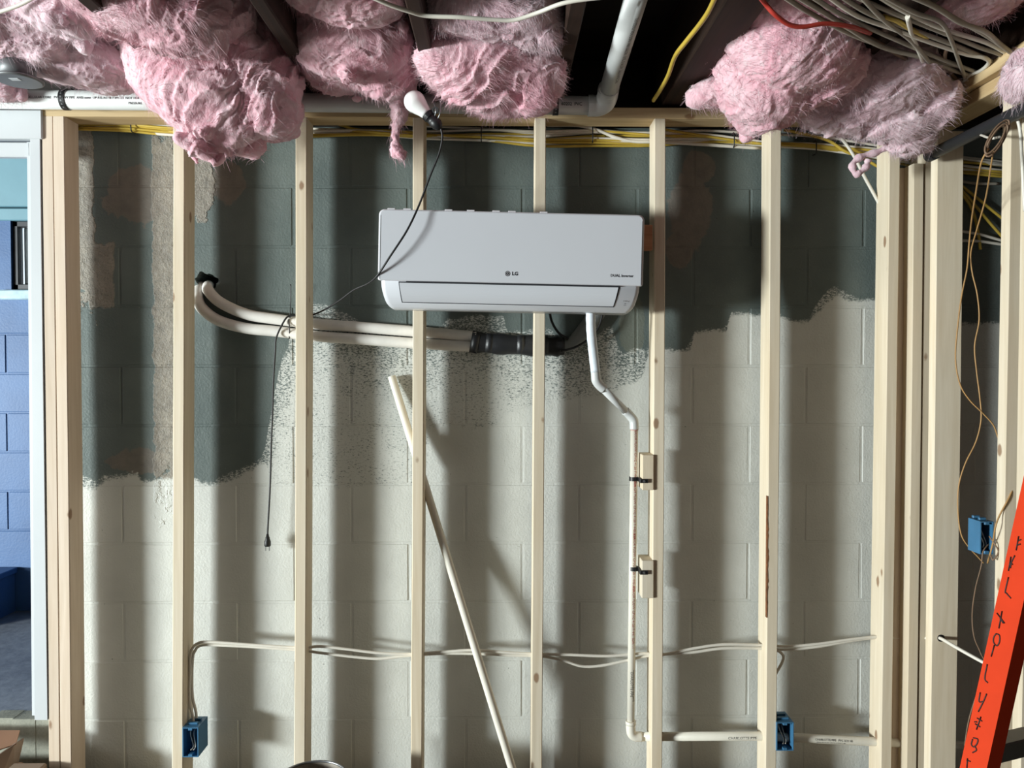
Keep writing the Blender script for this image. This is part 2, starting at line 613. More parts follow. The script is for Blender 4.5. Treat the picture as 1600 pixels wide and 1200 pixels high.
# curb under the door opening
cb = MB(); segs = 14
for i in range(segs):
    xa = -2.75 + i * (1.148 / segs); xb = xa + 1.148 / segs
    cb.box((xa, YW + rnd.uniform(-.004, .004), 0), (xb, 2.83, .236 + rnd.uniform(-.005, .005)))
tag(cb.build('trim_1', M['curb']), 'rough concrete curb under the door opening', kind='structure')

wall = empty('wall_back')
tag(wall, 'concrete block wall rolled half white over dark grey paint', kind='structure')
zrow = P(800, 848, YW).z
CH = (P(800, 665, YW).z - P(800, 1122, YW).z) / 5.0
CL = 178 * YW / F
xe = P(1169, 848, YW).x
J = .007
REC = .0016
MB().box((-1.60, YW + REC, 0), (2.3, YW + .20, zrow + 7 * CH)).build('mortar', M['wall'], wall)


def block_mesh(w, h):
    m = MB(); d = .010; e = .0024
    m.box((-w / 2, 0, -h / 2), (w / 2, d, h / 2), e)
    return m.mesh('block')


bm_cache = {}
hole = P(322, 441, YW)
row = -6
while True:
    z0 = zrow + row * CH; z1 = z0 + CH
    if z1 > zrow + 7 * CH + .01: break
    k = -12
    while True:
        # row 0 lies above the joint line at y 848; odd rows shift half a block
        xa = xe + (k + (.5 if row % 2 == 0 else 0)) * CL; xb = xa + CL; k += 1
        if xa > 2.3: break
        if xb < -1.62 or z1 < 0: continue
        xa2, xb2, za2 = max(xa, -1.60), min(xb, 2.3), max(z0, 0)
        w, h = round(xb2 - xa2 - J, 4), round(z1 - za2 - J, 4)
        if w < .02 or h < .02: continue
        cx, cz = (xa2 + xb2) / 2, (za2 + z1) / 2
        if xa2 < hole.x < xb2 and za2 < hole.z < z1:
            # block with a ragged hole knocked through it
            m = MB(); N = 48; outer, inner, deep = [], [], []
            for q in range(N):
                a = 2 * math.pi * q / N; c_, s_ = math.cos(a), math.sin(a)
                rr = .036 * (1 + .05 * rnd.uniform(-1, 1) + .12 * math.sin(3 * a + 1) + .08 * math.sin(7 * a))
                inner.append((hole.x + c_ * rr * 1.05, YW, hole.z + s_ * rr))
                deep.append((hole.x + c_ * rr * .8, YW + .15, hole.z + s_ * rr * .8))
                # outer point: ray to rectangle
                tx = ((xb2 - J / 2 if c_ > 0 else xa2 + J / 2) - hole.x) / c_ if abs(c_) > 1e-6 else 1e9
                tz = ((z1 - J / 2 if s_ > 0 else za2 + J / 2) - hole.z) / s_ if abs(s_) > 1e-6 else 1e9
                t = min(tx, tz); outer.append((hole.x + c_ * t, YW, hole.z + s_ * t))
            vs = outer + inner + deep
            fs = []
            for q in range(N):
                q2 = (q + 1) % N
                fs.append((q, q2, N + q2, N + q)); fs.append((N + q, N + q2, 2 * N + q2, 2 * N + q))
            m.add(vs, fs)
            # edges back to the mortar
            back = [(v[0], YW + .010, v[2]) for v in outer]
            m.add(outer + back, [(q, (q + 1) % N, N + (q + 1) % N, N + q) for q in range(N)])
            ob = m.build('block', M['wall'], wall)
            me2 = MB(); me2.lathe([(.048, 0), (.048, .002)], (hole.x, YW + .1, hole.z), (0, 1, 0), 16)
            continue
        key = (w, h)
        if key not in bm_cache: bm_cache[key] = block_mesh(w, h)
        o = link('block', bm_cache[key], M['wall'], wall)
        o.location = (cx, YW + rnd.uniform(-.0007, .0007), cz)
        o.rotation_euler = (rnd.uniform(-.004, .004), 0, rnd.uniform(-.002, .002))
    row += 1
ZT = zrow + 7 * CH
# the hole needs the mortar backing opened: rebuild backing as a frame around it
for o in list(wall.children):
    if o.name.startswith('mortar'):
        bpy.data.objects.remove(o)
hx0, hx1, hz0, hz1 = hole.x - .06, hole.x + .06, hole.z - .06, hole.z + .06
mm = MB()
mm.box((-1.60, YW + REC, 0), (hx0, YW + .20, ZT)); mm.box((hx1, YW + REC, 0), (2.3, YW + .20, ZT))
mm.box((hx0, YW + REC, 0), (hx1, YW + .20, hz0)); mm.box((hx0, YW + REC, hz1), (hx1, YW + .20, ZT))
mm.box((hx0, YW + .17, hz0), (hx1, YW + .2, hz1))
mm.build('mortar', M['wall'], wall)

tag(MB().box((-1.7, YW + .03, ZT + .001), (2.3, YW + .17, ZT + .039), .003).build('sill_plate', M['dark_wood']),
    'dark old sill plate lying on top of the block wall', 'sill plate')
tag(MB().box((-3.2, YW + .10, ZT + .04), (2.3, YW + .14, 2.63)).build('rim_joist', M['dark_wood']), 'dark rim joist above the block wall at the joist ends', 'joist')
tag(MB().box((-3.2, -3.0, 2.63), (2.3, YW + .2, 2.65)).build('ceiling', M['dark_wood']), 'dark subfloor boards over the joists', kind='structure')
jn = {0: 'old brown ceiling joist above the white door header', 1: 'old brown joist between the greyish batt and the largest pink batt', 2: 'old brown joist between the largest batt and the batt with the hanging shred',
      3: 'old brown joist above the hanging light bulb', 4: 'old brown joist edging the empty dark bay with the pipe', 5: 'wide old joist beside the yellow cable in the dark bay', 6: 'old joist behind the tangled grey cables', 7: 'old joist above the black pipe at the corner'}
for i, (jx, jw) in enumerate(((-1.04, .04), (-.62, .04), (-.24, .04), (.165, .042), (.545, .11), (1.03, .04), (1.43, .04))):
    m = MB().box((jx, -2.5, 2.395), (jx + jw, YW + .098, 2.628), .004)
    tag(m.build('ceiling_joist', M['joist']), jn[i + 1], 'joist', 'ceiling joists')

# ------------------------------------------------------------------ side room beyond the door opening
bw = empty('wall_side_room'); tag(bw, 'blue painted block wall of the room beyond the opening', kind='structure')
YBL = 4.0
zb0 = P(20, 645, YBL).z; cb_h = 61 * YBL / F; cbl = cb_h * 2
MB().box((-4.6, YBL + .003, .1), (-1.4, YBL + .2, 1.78)).build('mortar', M['blue'], bw)
for r in range(-6, 10):
    za = zb0 + r * cb_h; zb = za + cb_h
    if zb < .23 or za > P(20, 465, YBL).z - .02: continue
    zb = min(zb, 1.86)
    for k in range(-5, 6):
        xj = P(12 if r % 2 else 15, 700, YBL).x + (k + (.5 if r % 2 == 0 else 0)) * cbl
        if xj + cbl < -4.5 or xj > -1.5: continue
        key = ('b', round(zb - za, 3))
        if key not in bm_cache: bm_cache[key] = block_mesh(cbl - .008, zb - za - .008)
        o = link('block', bm_cache[key], M['blue'], bw); o.location = (xj + cbl / 2, YBL - .002, (za + zb) / 2)
zw0, zw1 = P(30, 452, YBL).z, P(30, 345, YBL).z
xw0 = P(17, 400, YBL).x; xw1 = xw0 + .62
m = MB()
m.box((-4.6, YBL, zw0 - .09), (xw0, YBL + .07, zw1)); m.box((xw1, YBL, zw0 - .09), (-1.4, YBL + .07, zw1))
m.build('upper_course', M['blue'], bw)
MB().box((xw0 - .05, YBL - .03, zw0 - .055), (xw1 + .05, YBL + .15, zw0 - .005), .006).build('window_sill', M['blue_sill'], bw)
tag(MB().box((-4.6, YBL - .02, P(20, 325, YBL).z + .003), (-1.4, YBL + .15, 2.62), .004).build('trim_2', M['teal']), 'wide teal painted header board above the small window', kind='structure')
tag(MB().box((-4.6, YBL - .01, zw1), (-1.4, YBL + .15, P(20, 325, YBL).z - .003), .004).build('trim_3', M['teal']), 'narrow teal painted board just above the small window', kind='structure')
win = empty('window_1'); tag(win, 'small metal framed window in the blue block wall', kind='structure')
m = MB(); fw = .028
m.box((xw0, YBL + .015, zw0), (xw0 + fw, YBL + .06, zw1), .003); m.box((xw1 - fw, YBL + .015, zw0), (xw1, YBL + .06, zw1), .003)
m.box((xw0, YBL + .015, zw0), (xw1, YBL + .06, zw0 + fw), .003); m.box((xw0, YBL + .015, zw1 - fw), (xw1, YBL + .06, zw1), .003)
m.build('window_frame', M['iron'], win)
MB().box((xw0 + fw, YBL + .034, zw0 + fw), (xw1 - fw, YBL + .038, zw1 - fw)).build('pane', M['glass'], win)
for i in range(5):
    xx = xw0 + .04 + i * .06
    MB().box((xx, YBL + .045, zw0 + fw), (xx + .02, YBL + .055, zw1 - fw), .004).build('blind_slat', M['white_trim' if i % 2 else 'greybox'], win)
MB().box((xw0 - .2, YBL + .10, zw0 - .05), (xw1 + .2, YBL + .11, zw1 + .05)).build('daylight', sky_card(), win)
# low step in the side room
st = MB(); a = P(-60, 885, 3.75); b = P(21, 893, 3.9)
st.box((a.x, 3.70, b.z - .03), (P(22, 890, 3.96).x, YBL - .01, b.z), .004); st.box((a.x, 3.72, .232), (P(18, 890, 3.96).x, YBL - .01, b.z - .03), .004)
tag(st.build('painted_step', M['blue']), 'low blue painted step at the foot of the blue wall', 'step')
tag(MB().box((-5.0, 2.78, 2.64), (-1.3, 4.3, 2.66)).build('ceiling_side_room', M['dark_wood']), kind='structure')

# ------------------------------------------------------------------ door opening trim
hd = MB(); a = P(-260, 168, 2.60); b = P(62, 215, 2.60)
hd.box((a.x, 2.612, b.z), (b.x, 2.65, a.z), .003)
tag(hd.build('door_header', M['white_trim']), 'white painted header board over the door opening', 'header board')
dc = empty('door_casing'); tag(dc, 'tall white painted casing beside the door opening', 'door casing')
a = P(47, 215, 2.60); b = P(61.5, 215, 2.60); zb = P(55, 1124, 2.60).z
cl = MB()
vt = [P(47, 215, 2.617), P(62, 215, 2.617), P(74, 1125, 2.617), P(54, 1125, 2.617)]
vb = [v + Vector((0, .032, 0)) for v in vt]
cl.add(vt + vb, [(0, 1, 2, 3), (7, 6, 5, 4), (0, 4, 5, 1), (1, 5, 6, 2), (2, 6, 7, 3), (3, 7, 4, 0)])
cl.build('side_board', M['white_trim'], dc)
m = MB()
vt = [P(42, 222, 2.63), P(47.5, 222, 2.63), P(54.5, 1118, 2.63), P(50, 1118, 2.63)]
vb = [v + Vector((0, .022, 0)) for v in vt]
m.add(vt + vb, [(0, 1, 2, 3), (7, 6, 5, 4), (0, 4, 5, 1), (1, 5, 6, 2), (2, 6, 7, 3), (3, 7, 4, 0)])
m.build('door_stop', M['white_trim'], dc)
a = P(-260, 221, 2.63); b = P(47, 245, 2.63)
MB().box((a.x, 2.63, b.z), (b.x, 2.655, a.z), .003).build('head_board', M['white_trim'], dc)

# ------------------------------------------------------------------ studs


def stud(xt, xb, ztop, zbot, w=.038, yf=YF, yb=YB, mat='stud', bow=.002, label='', name='wall_stud', group='wall studs', cat='stud', plumb=True):
    """xt / xb: x of the front left edge at top and bottom"""
    n = 10; e = .0025; vs = []
    ph = rnd.uniform(0, 6.28)
    for i in range(n + 1):
        t = i / n; z = ztop + (zbot - ztop) * t
        x = xt + (xb - xt) * t + bow * math.sin(math.pi * t + ph * .2)
        tw = rnd.uniform(-.0004, .0004)
        pts = [(x + e, yf), (x + w - e, yf), (x + w, yf + e), (x + w, yb - e), (x + w - e, yb), (x + e, yb), (x, yb - e), (x, yf + e)]
        vs += [(px_ + tw, py_ + tw, z) for px_, py_ in pts]
    fs = []
    for i in range(n):
        for k in range(8):
            k2 = (k + 1) % 8
            fs.append((i * 8 + k, i * 8 + k2, (i + 1) * 8 + k2, (i + 1) * 8 + k))
    fs += [tuple(range(8)), tuple(n * 8 + k for k in range(8))]
    o = empty_origin_mesh(name, vs, fs, M[mat])
    tag(o, label, cat, group)
    return o


def empty_origin_mesh(name, vs, fs, mat):
    """mesh with its origin at its own base so object-space grain differs per piece"""
    vs = [Vector(v) for v in vs]
    c = Vector((sum(v.x for v in vs) / len(vs), sum(v.y for v in vs) / len(vs), min(v.z for v in vs)))
    m = MB(); m.add([v - c for v in vs], fs)
    o = m.build(name, mat); o.location = c
    return o


PB = P(800, 184.5, YF).z            # underside of the top plate


def fx(px, py, Y=YF): return P(px, py, Y).x


def stud_px(l_top, l_bot, **k):
    ztop = k.pop('ztop', PB)
    y = k.get('yf', YF)
    return stud(fx(l_top, 200, y), fx(l_bot, 1190, y), ztop, .038, **k)


# xt/xb extrapolated to the floor is small; studs stand on the bottom plate
stud_px(64.5, 76.5, mat='stud_pink', label='pinkish jack stud against the white door casing')
stud_px(82.5, 94, mat='stud_pink', label='king stud doubled beside the pinkish jack stud at the door')
stud_px(270, 268, label='stud with the blue box nailed low, beside the wall hole')
stud_px(461.5, 459, label='stud that the black cord is wrapped behind')
stud_px(645, 641.5, label='stud under the light bulb with the leaning pipe behind it')
stud_px(835, 830, label='stud rising behind the middle of the air conditioner')
stud_px(1022, 1018, label='stud with two pipe blocks fixed to its side')
st7 = stud_px(1203, 1196.5, label='stud with ragged bark on its lower edge and a blue box')
stud_px(1389, 1377, label='stud at the end of the block wall bay, before the corner')
# strip of bark left on one edge
m = MB(); vs = []; nb = 40
for i in range(nb + 1):
    py = 775 + 190 * i / nb
    w_ = .002 + .005 * abs(math.sin(i * 1.3) * math.sin(i * .37 + .5)) * math.sin(math.pi * i / nb)
    xl = fx(1203 - 6.5 * (py - 200) / 990, py) - .0008
    z_ = P(1200, py, YF).z
    vs += [(xl, YF + .012, z_), (xl - .0006, YF - .0008, z_), (xl + w_, YF - .0012, z_)]
fs = []
for i in range(nb):
    for k in range(2): fs.append((i * 3 + k, i * 3 + k + 1, i * 3 + k + 4, i * 3 + k + 3))
m.add(vs, fs)
o = m.build('bark_strip', M['bark'])
o.parent = st7; o.matrix_parent_inverse = Matrix.Translation(st7.location).inverted(); o['label'] = 'ragged brown bark edge'
# corner build-up
stud(fx(1404, 260, 2.66), fx(1394, 1190, 2.66), P(1410, 262, 2.66).z, .038, w=.05, yf=2.665, yb=2.703, mat='stud_pink', label='dark recessed filler stud in the corner gap', group='corner studs')
stud(fx(1424, 258), fx(1414, 1190), P(1430, 257, YF).z, .038, w=.036, yf=YF - .012, yb=YB - .02, label='short corner stud cut off below the insulation', group='corner studs')
stud(fx(1442.5, 240), fx(1433, 1190), PB, .038, w=.036, yf=YF - .008, yb=YB, label='narrow corner stud squeezed against the wide flat stud', group='corner studs')
YS = 2.53
XS = fx(1463, 300, YS)
stud(XS, fx(1453, 1190, YS), P(1480, 205, YS).z, .038, w=.089, yf=YS, yb=YS + .038, label='wide flat corner stud with a drilled cable hole', group='side wall studs')
# side wall coming towards the camera
stud(fx(1577, 300, 2.20), fx(1562, 1190, 2.20), P(1577, 120, 2.2).z + .0, .038, w=.089, yf=2.20, yb=2.238, label='side wall stud with the blue box high on its edge', group='side wall studs')
stud(fx(1608, 300, 2.10), fx(1594, 1190, 2.10), P(1608, 100, 2.1).z + .0, .038, w=.089, yf=2.10, yb=2.138, label='side wall stud at the picture edge behind the orange ladder', group='side wall studs')

o = MB().box((fx(64, 180), YF, PB), (XS + .089, YB, PB + .038), .002).build('top_plate', M['plate'])
tag(o, 'pale top plate lying across the wall studs', 'top plate')
o = MB().box((fx(64, 180), YF, 0), (XS + .089, YB, .038), .002).build('bottom_plate', M['plate'])
tag(o, 'bottom plate under the wall studs', 'bottom plate')
zp = P(1450, 196, YS).z
o = MB().box((XS - .005, 1.2, zp + .004), (XS + .089, YF - .001, zp + .042), .002).build('top_plate', M['plate_y'])
tag(o, 'top plate of the side wall running up to the corner', 'top plate')
o = MB().box((XS - .03, 1.2, zp + .044), (XS + .089, YF - .001, zp + .082), .002).build('top_plate', M['plate_y'])
tag(o, 'second plate doubled on top of the side wall plate', 'top plate')
# mounting board behind the unit
a = P(905, 351, YF - .019); b = P(1019.5, 391, YF - .019)
tag(MB().box((a.x, YF - .020, b.z), (b.x, YF - .0005, a.z), .0015).build('mounting_board', M['board']), 'reddish board end behind the air conditioner against a stud', 'board')

# ------------------------------------------------------------------ air conditioner
YA = 2.43
ac = empty('air_conditioner')
ac['_local'] = 1
AW, AH, AD = .838, .306, YF - YA - .001
cbot = P(797, 483.5, YF)
ctr = P(797, 408, YA)
ac.location = (ctr.x, YF - .0215, ctr.z - AH / 2 + .002)
ac.rotation_euler = (0, math.radians(1.2), 0)
AD = ac.location.y - YA
tag(ac, 'white wall mounted split air conditioner fixed across the studs', 'air conditioner')
ZS = .082     # seam between the panel and lower casing


def prof(z):
    """front y of the lower casing at height z"""
    t = max(0, min(1, z / ZS))
    return -(AD - .012) + .052 * (1 - t) ** 2.6 + .004 * (1 - t)


def hw(z):
    t = max(0, min(1, z / ZS))
    return AW / 2 - .006 - .018 * (1 - t) ** 1.6 - .010 * max(0, (1 - t * 4)) ** 2


m = MB(); zs = [0, .003, .008, .015, .025, .035, .05, .065, ZS, .12, .2, .28, .297, .303]
vs = []; NX = 9
prev = None
for z in zs:
    h = hw(z) if z <= ZS else AW / 2 - .006 - (.006 if z > .3 else 0)
    yf = prof(z) if z <= ZS else -(AD - .012)
    if z > .29: yf += .006 * (z - .29) / .013
    vs += [(-h, 0, z), (-h, yf + .02, z), (-h + .004, yf + .006, z), (-h + .016, yf, z), (h - .016, yf, z), (h - .004, yf + .006, z), (h, yf + .02, z), (h, 0, z)]
fs = []
for i in range(len(zs) - 1):
    for k in range(8):
        k2 = (k + 1) % 8
        fs.append((i * 8 + k, i * 8 + k2, (i + 1) * 8 + k2, (i + 1) * 8 + k))
fs += [tuple(range(8)), tuple((len(zs) - 1) * 8 + k for k in range(8))]
m.add(vs, fs, True)
body = m.build('casing', M['ac'], ac)


def rrect(x0, z0, x1, z1, r, n=6):
    out = []
    for (cx, cz, a0) in ((x1 - r[1], z1 - r[1], 0), (x0 + r[0], z1 - r[0], 90), (x0 + r[3], z0 + r[3], 180), (x1 - r[2], z0 + r[2], 270)):
        rr = r[(1, 0, 3, 2)[(a0 // 90)]]
        for k in range(n + 1):
            a = math.radians(a0 + 90 * k / n)
            out.append((cx + rr * math.cos(a), cz + rr * math.sin(a)))
    return out


def plate(m, outline, y0, y1, e=.0015):
    """rounded plate with a bevelled front edge; y1 is the front (more negative)"""
    n = len(outline)
    cx = sum(p[0] for p in outline) / n; cz = sum(p[1] for p in outline) / n
    def ring(y, ins):
        o = []
        for (x, z) in outline:
            o.append((x - math.copysign(ins, x - cx), y, z - math.copysign(ins, z - cz)))
        return o
    vs = ring(y0, 0) + ring(y1 + e, 0) + ring(y1, e)
    fs = []
    for q in range(2):
        for k in range(n):
            k2 = (k + 1) % n
            fs.append((q * n + k, q * n + k2, (q + 1) * n + k2, (q + 1) * n + k))
    fs += [tuple(range(n)), tuple(2 * n + k for k in range(n))]
    return m.add(vs, fs)


r4 = (.018, .018, .006, .006)
plate(MB(), [], 0, 0) if False else None
m = MB(); plate(m, rrect(-AW / 2, ZS, AW / 2, AH, r4), -(AD - .016), -(AD - .003), .002)
m.build('panel_edge', M['chrome_line'], ac)
m = MB(); plate(m, rrect(-AW / 2 + .0035, ZS + .001, AW / 2 - .0045, AH - .003, (.015, .015, .004, .004)), -(AD - .006), -AD, .0015)
panel = m.build('front_panel', M['ac'], ac)
# thin strips coloured as shadow gaps near the panel's side edges
m = MB(); m.box((AW / 2 - .0075, -AD - .0004, ZS + .004), (AW / 2 - .0058, -AD + .002, AH - .02)); m.build('edge_gap_shade', M['ac_dark'], ac)
m = MB(); m.box((-AW / 2 + .006, -AD - .0004, ZS + .004), (-AW / 2 + .0073, -AD + .002, AH - .02)); m.build('edge_gap_shade', M['greybox'], ac)
# inlet clips along the top edge
for cx in (-.38, -.33, -.20, -.13, -.05, 0.0, .10):
    m = MB(); m.box((cx - .012, -AD + .001, AH - .001), (cx + .012, -AD + .012, AH + .0035), .001); m.build('panel_clip', M['chrome_line'], ac)


def curved_slab(x0, x1, z0, z1, off, th, tl=0.0, tr=0.0, n=10):
    """slab that follows the casing's chin; tl, tr: slant of the ends"""
    vs = []
    for i in range(n + 1):
        t = i / n; z = z0 + (z1 - z0) * t
        y = prof(z) - off
        xl = x0 + tl * t; xr = x1 + tr * t
        vs += [(xl, y, z), (xr, y, z), (xr, y + th, z), (xl, y + th, z)]
    fs = []
    for i in range(n):
        for k in range(4):
            k2 = (k + 1) % 4
            fs.append((i * 4 + k, i * 4 + k2, (i + 1) * 4 + k2, (i + 1) * 4 + k))
    fs += [(0, 1, 2, 3), tuple(n * 4 + k for k in range(4))]
    return vs, fs


sx = lambda px: (px - 797) * YA / F
m = MB(); m.add(*curved_slab(sx(625.5), sx(962), .0165, .0805, .0012, .004, -.0075, .0135)); m.build('louver_gap_shade', M['ac_dark'], ac)  # dark slab put in for the shade around the louver
m = MB(); m.add(*curved_slab(sx(627), sx(960.5), .0185, .0765, .0042, .005, -.0075, .011))
m.build('louver', M['ac'], ac)
m = MB(); m.box((sx(634), -AD + .003, ZS - .0035), (sx(968), -AD + .012, ZS - .0005)); m.build('seam', M['ac_dark'], ac)
# marks
m = MB(); m.lathe([(.0083, 0), (.0083, .0008)], (sx(792), -AD + .0004, .1115), (0, -1, 0), 28)
lg = m.build('logo_disc', M['ac_ink'], ac)
m = MB(); m.ring((sx(792), -AD - .0006, .1115), (0, -1, 0), .0052, .0062, .0004, 20); m.box((sx(792) - .0006, -AD - .001, .1105), (sx(792) + .0005, -AD - .0006, .1150)); m.box((sx(792) - .0006, -AD - .001, .1085), (sx(792) + .003, -AD - .0006, .0095 + .0995))
o = m.build('logo_face', M['chrome_line'], ac)


def ac_text(body, size, x, z, y, mat, off=0.0, space=1.0):
    me = text_mesh(body, size, off, space=space)
    for v in me.vertices: v.co = Vector((x + v.co.x, y, z + v.co.y))
    return link('lettering', me, mat, ac)


ac_text('LG', .0155, sx(802.5) + .002, .1115, -AD - .0006, M['ac_ink'], .0006, 1.05)
ac_text('DUAL Inverter', .0118, sx(970.5), .1125, -AD - .0006, M['ac_ink'], .0002)
ac_text('ThinQ', .008, sx(980), .036, prof(.036) - .0006, M['ink'])
m = MB(); zz = .028; m.ring((sx(979), prof(zz) - .0003, zz), (0, -1, 0), .0014, .0022, .0005, 14); m.box((sx(979) - .004, prof(.023) - .0006, .0225), (sx(979) + .004, prof(.023) + .001, .0232)); m.build('symbol', M['ink'], ac)

# ------------------------------------------------------------------ refrigerant lines behind the studs
ls = empty('line_set', tuple(hole)); tag(ls, 'pair of white foam sleeved lines curving from the wall hole', 'pipe')
yl = YW - .0225
top = [(327, 446, YW + .12), (325, 447, YW + .03), (326, 455, YW - .012), (345, 473, yl), (385, 491, yl), (430, 498.5, yl), (490, 506, yl), (560, 511, yl), (650, 518, yl), (744, 526, yl)]
bot = [(314, 448, YW + .12), (313, 449, YW + .03), (308, 462, YW - .012), (316, 482, yl), (342, 501, yl), (385, 513, yl), (430, 517.5, yl), (490, 525, yl), (560, 530, yl), (650, 536.5, yl), (744, 542, yl)]
MB().tube(pxs(top, sub=6), .0195, 14).build('foam_pipe', M['foam'], ls)
MB().tube(pxs(bot, sub=6), .0195, 14).build('foam_pipe', M['foam'], ls)
tp = pxs([(738, 534, yl), (760, 536, yl), (790, 538, yl), (830, 540, yl), (862, 541, yl), (882, 541, yl)], sub=5)
rs = [.036 + .003 * math.sin(i * .9) + (-.006 if i > len(tp) - 4 else 0) for i in range(len(tp))]
tpm = MB().tube(tp, rs, 18, flat=.62).build('tape_wrap', M['tape'], ls)
for k in range(4):      # overlapping turns of tape
    i = (1, 6, 13, 18)[k]
    if i + 1 < len(tp):
        MB().tube([tp[i] + Vector((-.014, 0, .002)), tp[i] + Vector((.014, 0, -.003 + .002 * k))], rs[i] + .0014, 18, flat=.63).build('tape_turn', M['tape'], ls)
MB().tube(pxs([(876, 541, yl), (892, 538, yl), (910, 520, yl - .002), (928, 496, yl), (940, 470, yl)], sub=6), [.020 + .0006 * i for i in range(25)], 14, flat=.8).build('grey_wrap', M['greytape'], ls)
lc = MB().tube(pxs([(858, 480, 2.725), (862, 502, 2.722), (873, 520, 2.72), (888, 530, 2.72)], sub=8), .0045, 8).build('control_cable', M['rubber'])
tag(lc, 'short black cable hanging behind the stud under the air conditioner', 'cable')
lc = MB().tube(pxs([(876, 549, 2.712), (900, 542, 2.712), (922, 528, 2.712), (936, 510, 2.712), (943, 484, 2.712)], sub=8), .004, 8).build('control_cable', M['rubber'])
tag(lc, 'black cable looping up beside the white drain hose', 'cable')
# zip tie round the lines with a long tail
zt = empty('cable_tie', tuple(P(453, 520, yl))); tag(zt, 'black cable tie strapped round the white lines, tail upward', 'cable tie')
MB().tube([P(451, 493, yl), P(451.5, 500, yl - .021), P(452.5, 516, yl - .022), P(452, 527, yl - .012), P(452, 529, yl)], .0022, 6).build('strap', M['black'], zt)
MB().tube(pxs([(453, 497, yl - .018), (454, 470, yl - .012), (454, 444, yl - .02)]), .0018, 6).build('tail', M['black'], zt)

# ------------------------------------------------------------------ condensate drain
dr = empty('drain_pipe', tuple(P(988, 1140, 2.665))); tag(dr, 'white drain pipe dropping from the air conditioner to a floor run', 'drain pipe')
yd = 2.600; ye = 2.662
MB().tube(pxs([(923, 468, 2.545), (923, 492, 2.552), (924, 520, 2.57), (927, 550, 2.59), (930.5, 581, yd)], sub=6), [.0162 + .0005 * math.sin(i * 1.9) for i in range(25)], 14).build('wrapped_hose', M['sleeve'], dr)
R1 = .0152
e1 = pxs([(930.5, 579, yd), (931, 588, yd), (932, 595, yd), (937, 602, yd + .004), (944, 608, yd + .008)], sub=5)
MB().tube(e1, R1 + .0012, 16).build('elbow', M['pvc'], dr)
MB().tube([P(940, 605, yd + .006), P(981, 646, ye - .002)], .0132, 14).build('sloping_pipe', M['pvc'], dr)
e2 = pxs([(977, 642, ye - .004), (983, 648, ye), (989.5, 656, ye), (990.8, 662, ye), (991, 671, ye)], sub=5)
MB().tube(e2, R1 + .0006, 16).build('elbow', M['pvc'], dr)
MB().ring(P(991, 671.5, ye) - Vector((0, 0, .001)), (0, 0, 1), .012, .0142, .002, 16).build('primer_ring', M['ink_red'], dr)
vp = [P(991.2, 668, ye), P(985.5, 1134, ye)]
MB().tube(vp, .0132, 16).build('vertical_pipe', M['pvc_warm'], dr)
e3 = pxs([(985.7, 1128, ye), (985.6, 1140, ye), (987.5, 1147, ye), (993, 1150.5, ye), (1003, 1151, ye)], sub=5)
MB().tube(e3, .0168, 16).build('elbow', M['pvc_warm'], dr)
MB().tube([P(985.6, 1126, ye), P(985.6, 1132, ye)], .0182, 16).build('elbow_lip', M['pvc_warm'], dr)
MB().tube([P(997, 1150.8, ye), P(1007, 1151.3, ye)], .0152, 16).build('coupling', M['pvc_warm'], dr)
hp = [P(1000, 1144, ye), P(1190, 1150, ye), P(1362, 1158.5, ye), P(1610, 1170, ye)]
hp[0] = P(1003, 1151, ye)
MB().tube(hp, .0150, 16).build('horizontal_pipe', M['pvc_warm'], dr)
ax = (vp[1] - vp[0]).normalized(); fc = Vector((.25, -1, 0))
L = (vp[1] - vp[0]).length
pipe_text('CHARLOTTE PIPE', .011, vp[0] + ax * (L * .855), ax, Vector((-.1, -1, 0)), .0132, M['ink'], dr, space=1.05)
pipe_text('3/4 IN PVC SCH 40 CPVC 4120  100 PSI', .0085, vp[0] + ax * (L * .86), ax, Vector((.55, -1, 0)), .0132, M['ink'], dr, space=.8)
for q in range(4):
    pipe_text('SUPERIOR FLOW CPVC 4120 F-441 SDR-11', .0125, vp[0] + ax * (L * (.10 + q * .175)), ax, Vector((.2, -1, 0)), .0132, M['ink_red'], dr, space=1.0)
a1 = (hp[1] - hp[0]).normalized()
pipe_text('CHARLOTTE PIPE', .013, P(1158, 1149.5, ye), a1, (0, -1, -.15), .0150, M['ink'], dr)
a2 = (hp[2] - hp[1]).normalized()
pipe_text('CHARLOTTE PIPE   PVC SCH 40', .010, P(1300, 1155, ye), a2, (0, -1, .2), .0150, M['ink'], dr, space=.95)
pipe_text('PRESSURE RATED 480 PSI ASTM D 1785', .006, P(1296, 1155, ye), a2, (0, -1, -.45), .0150, M['ink'], dr)

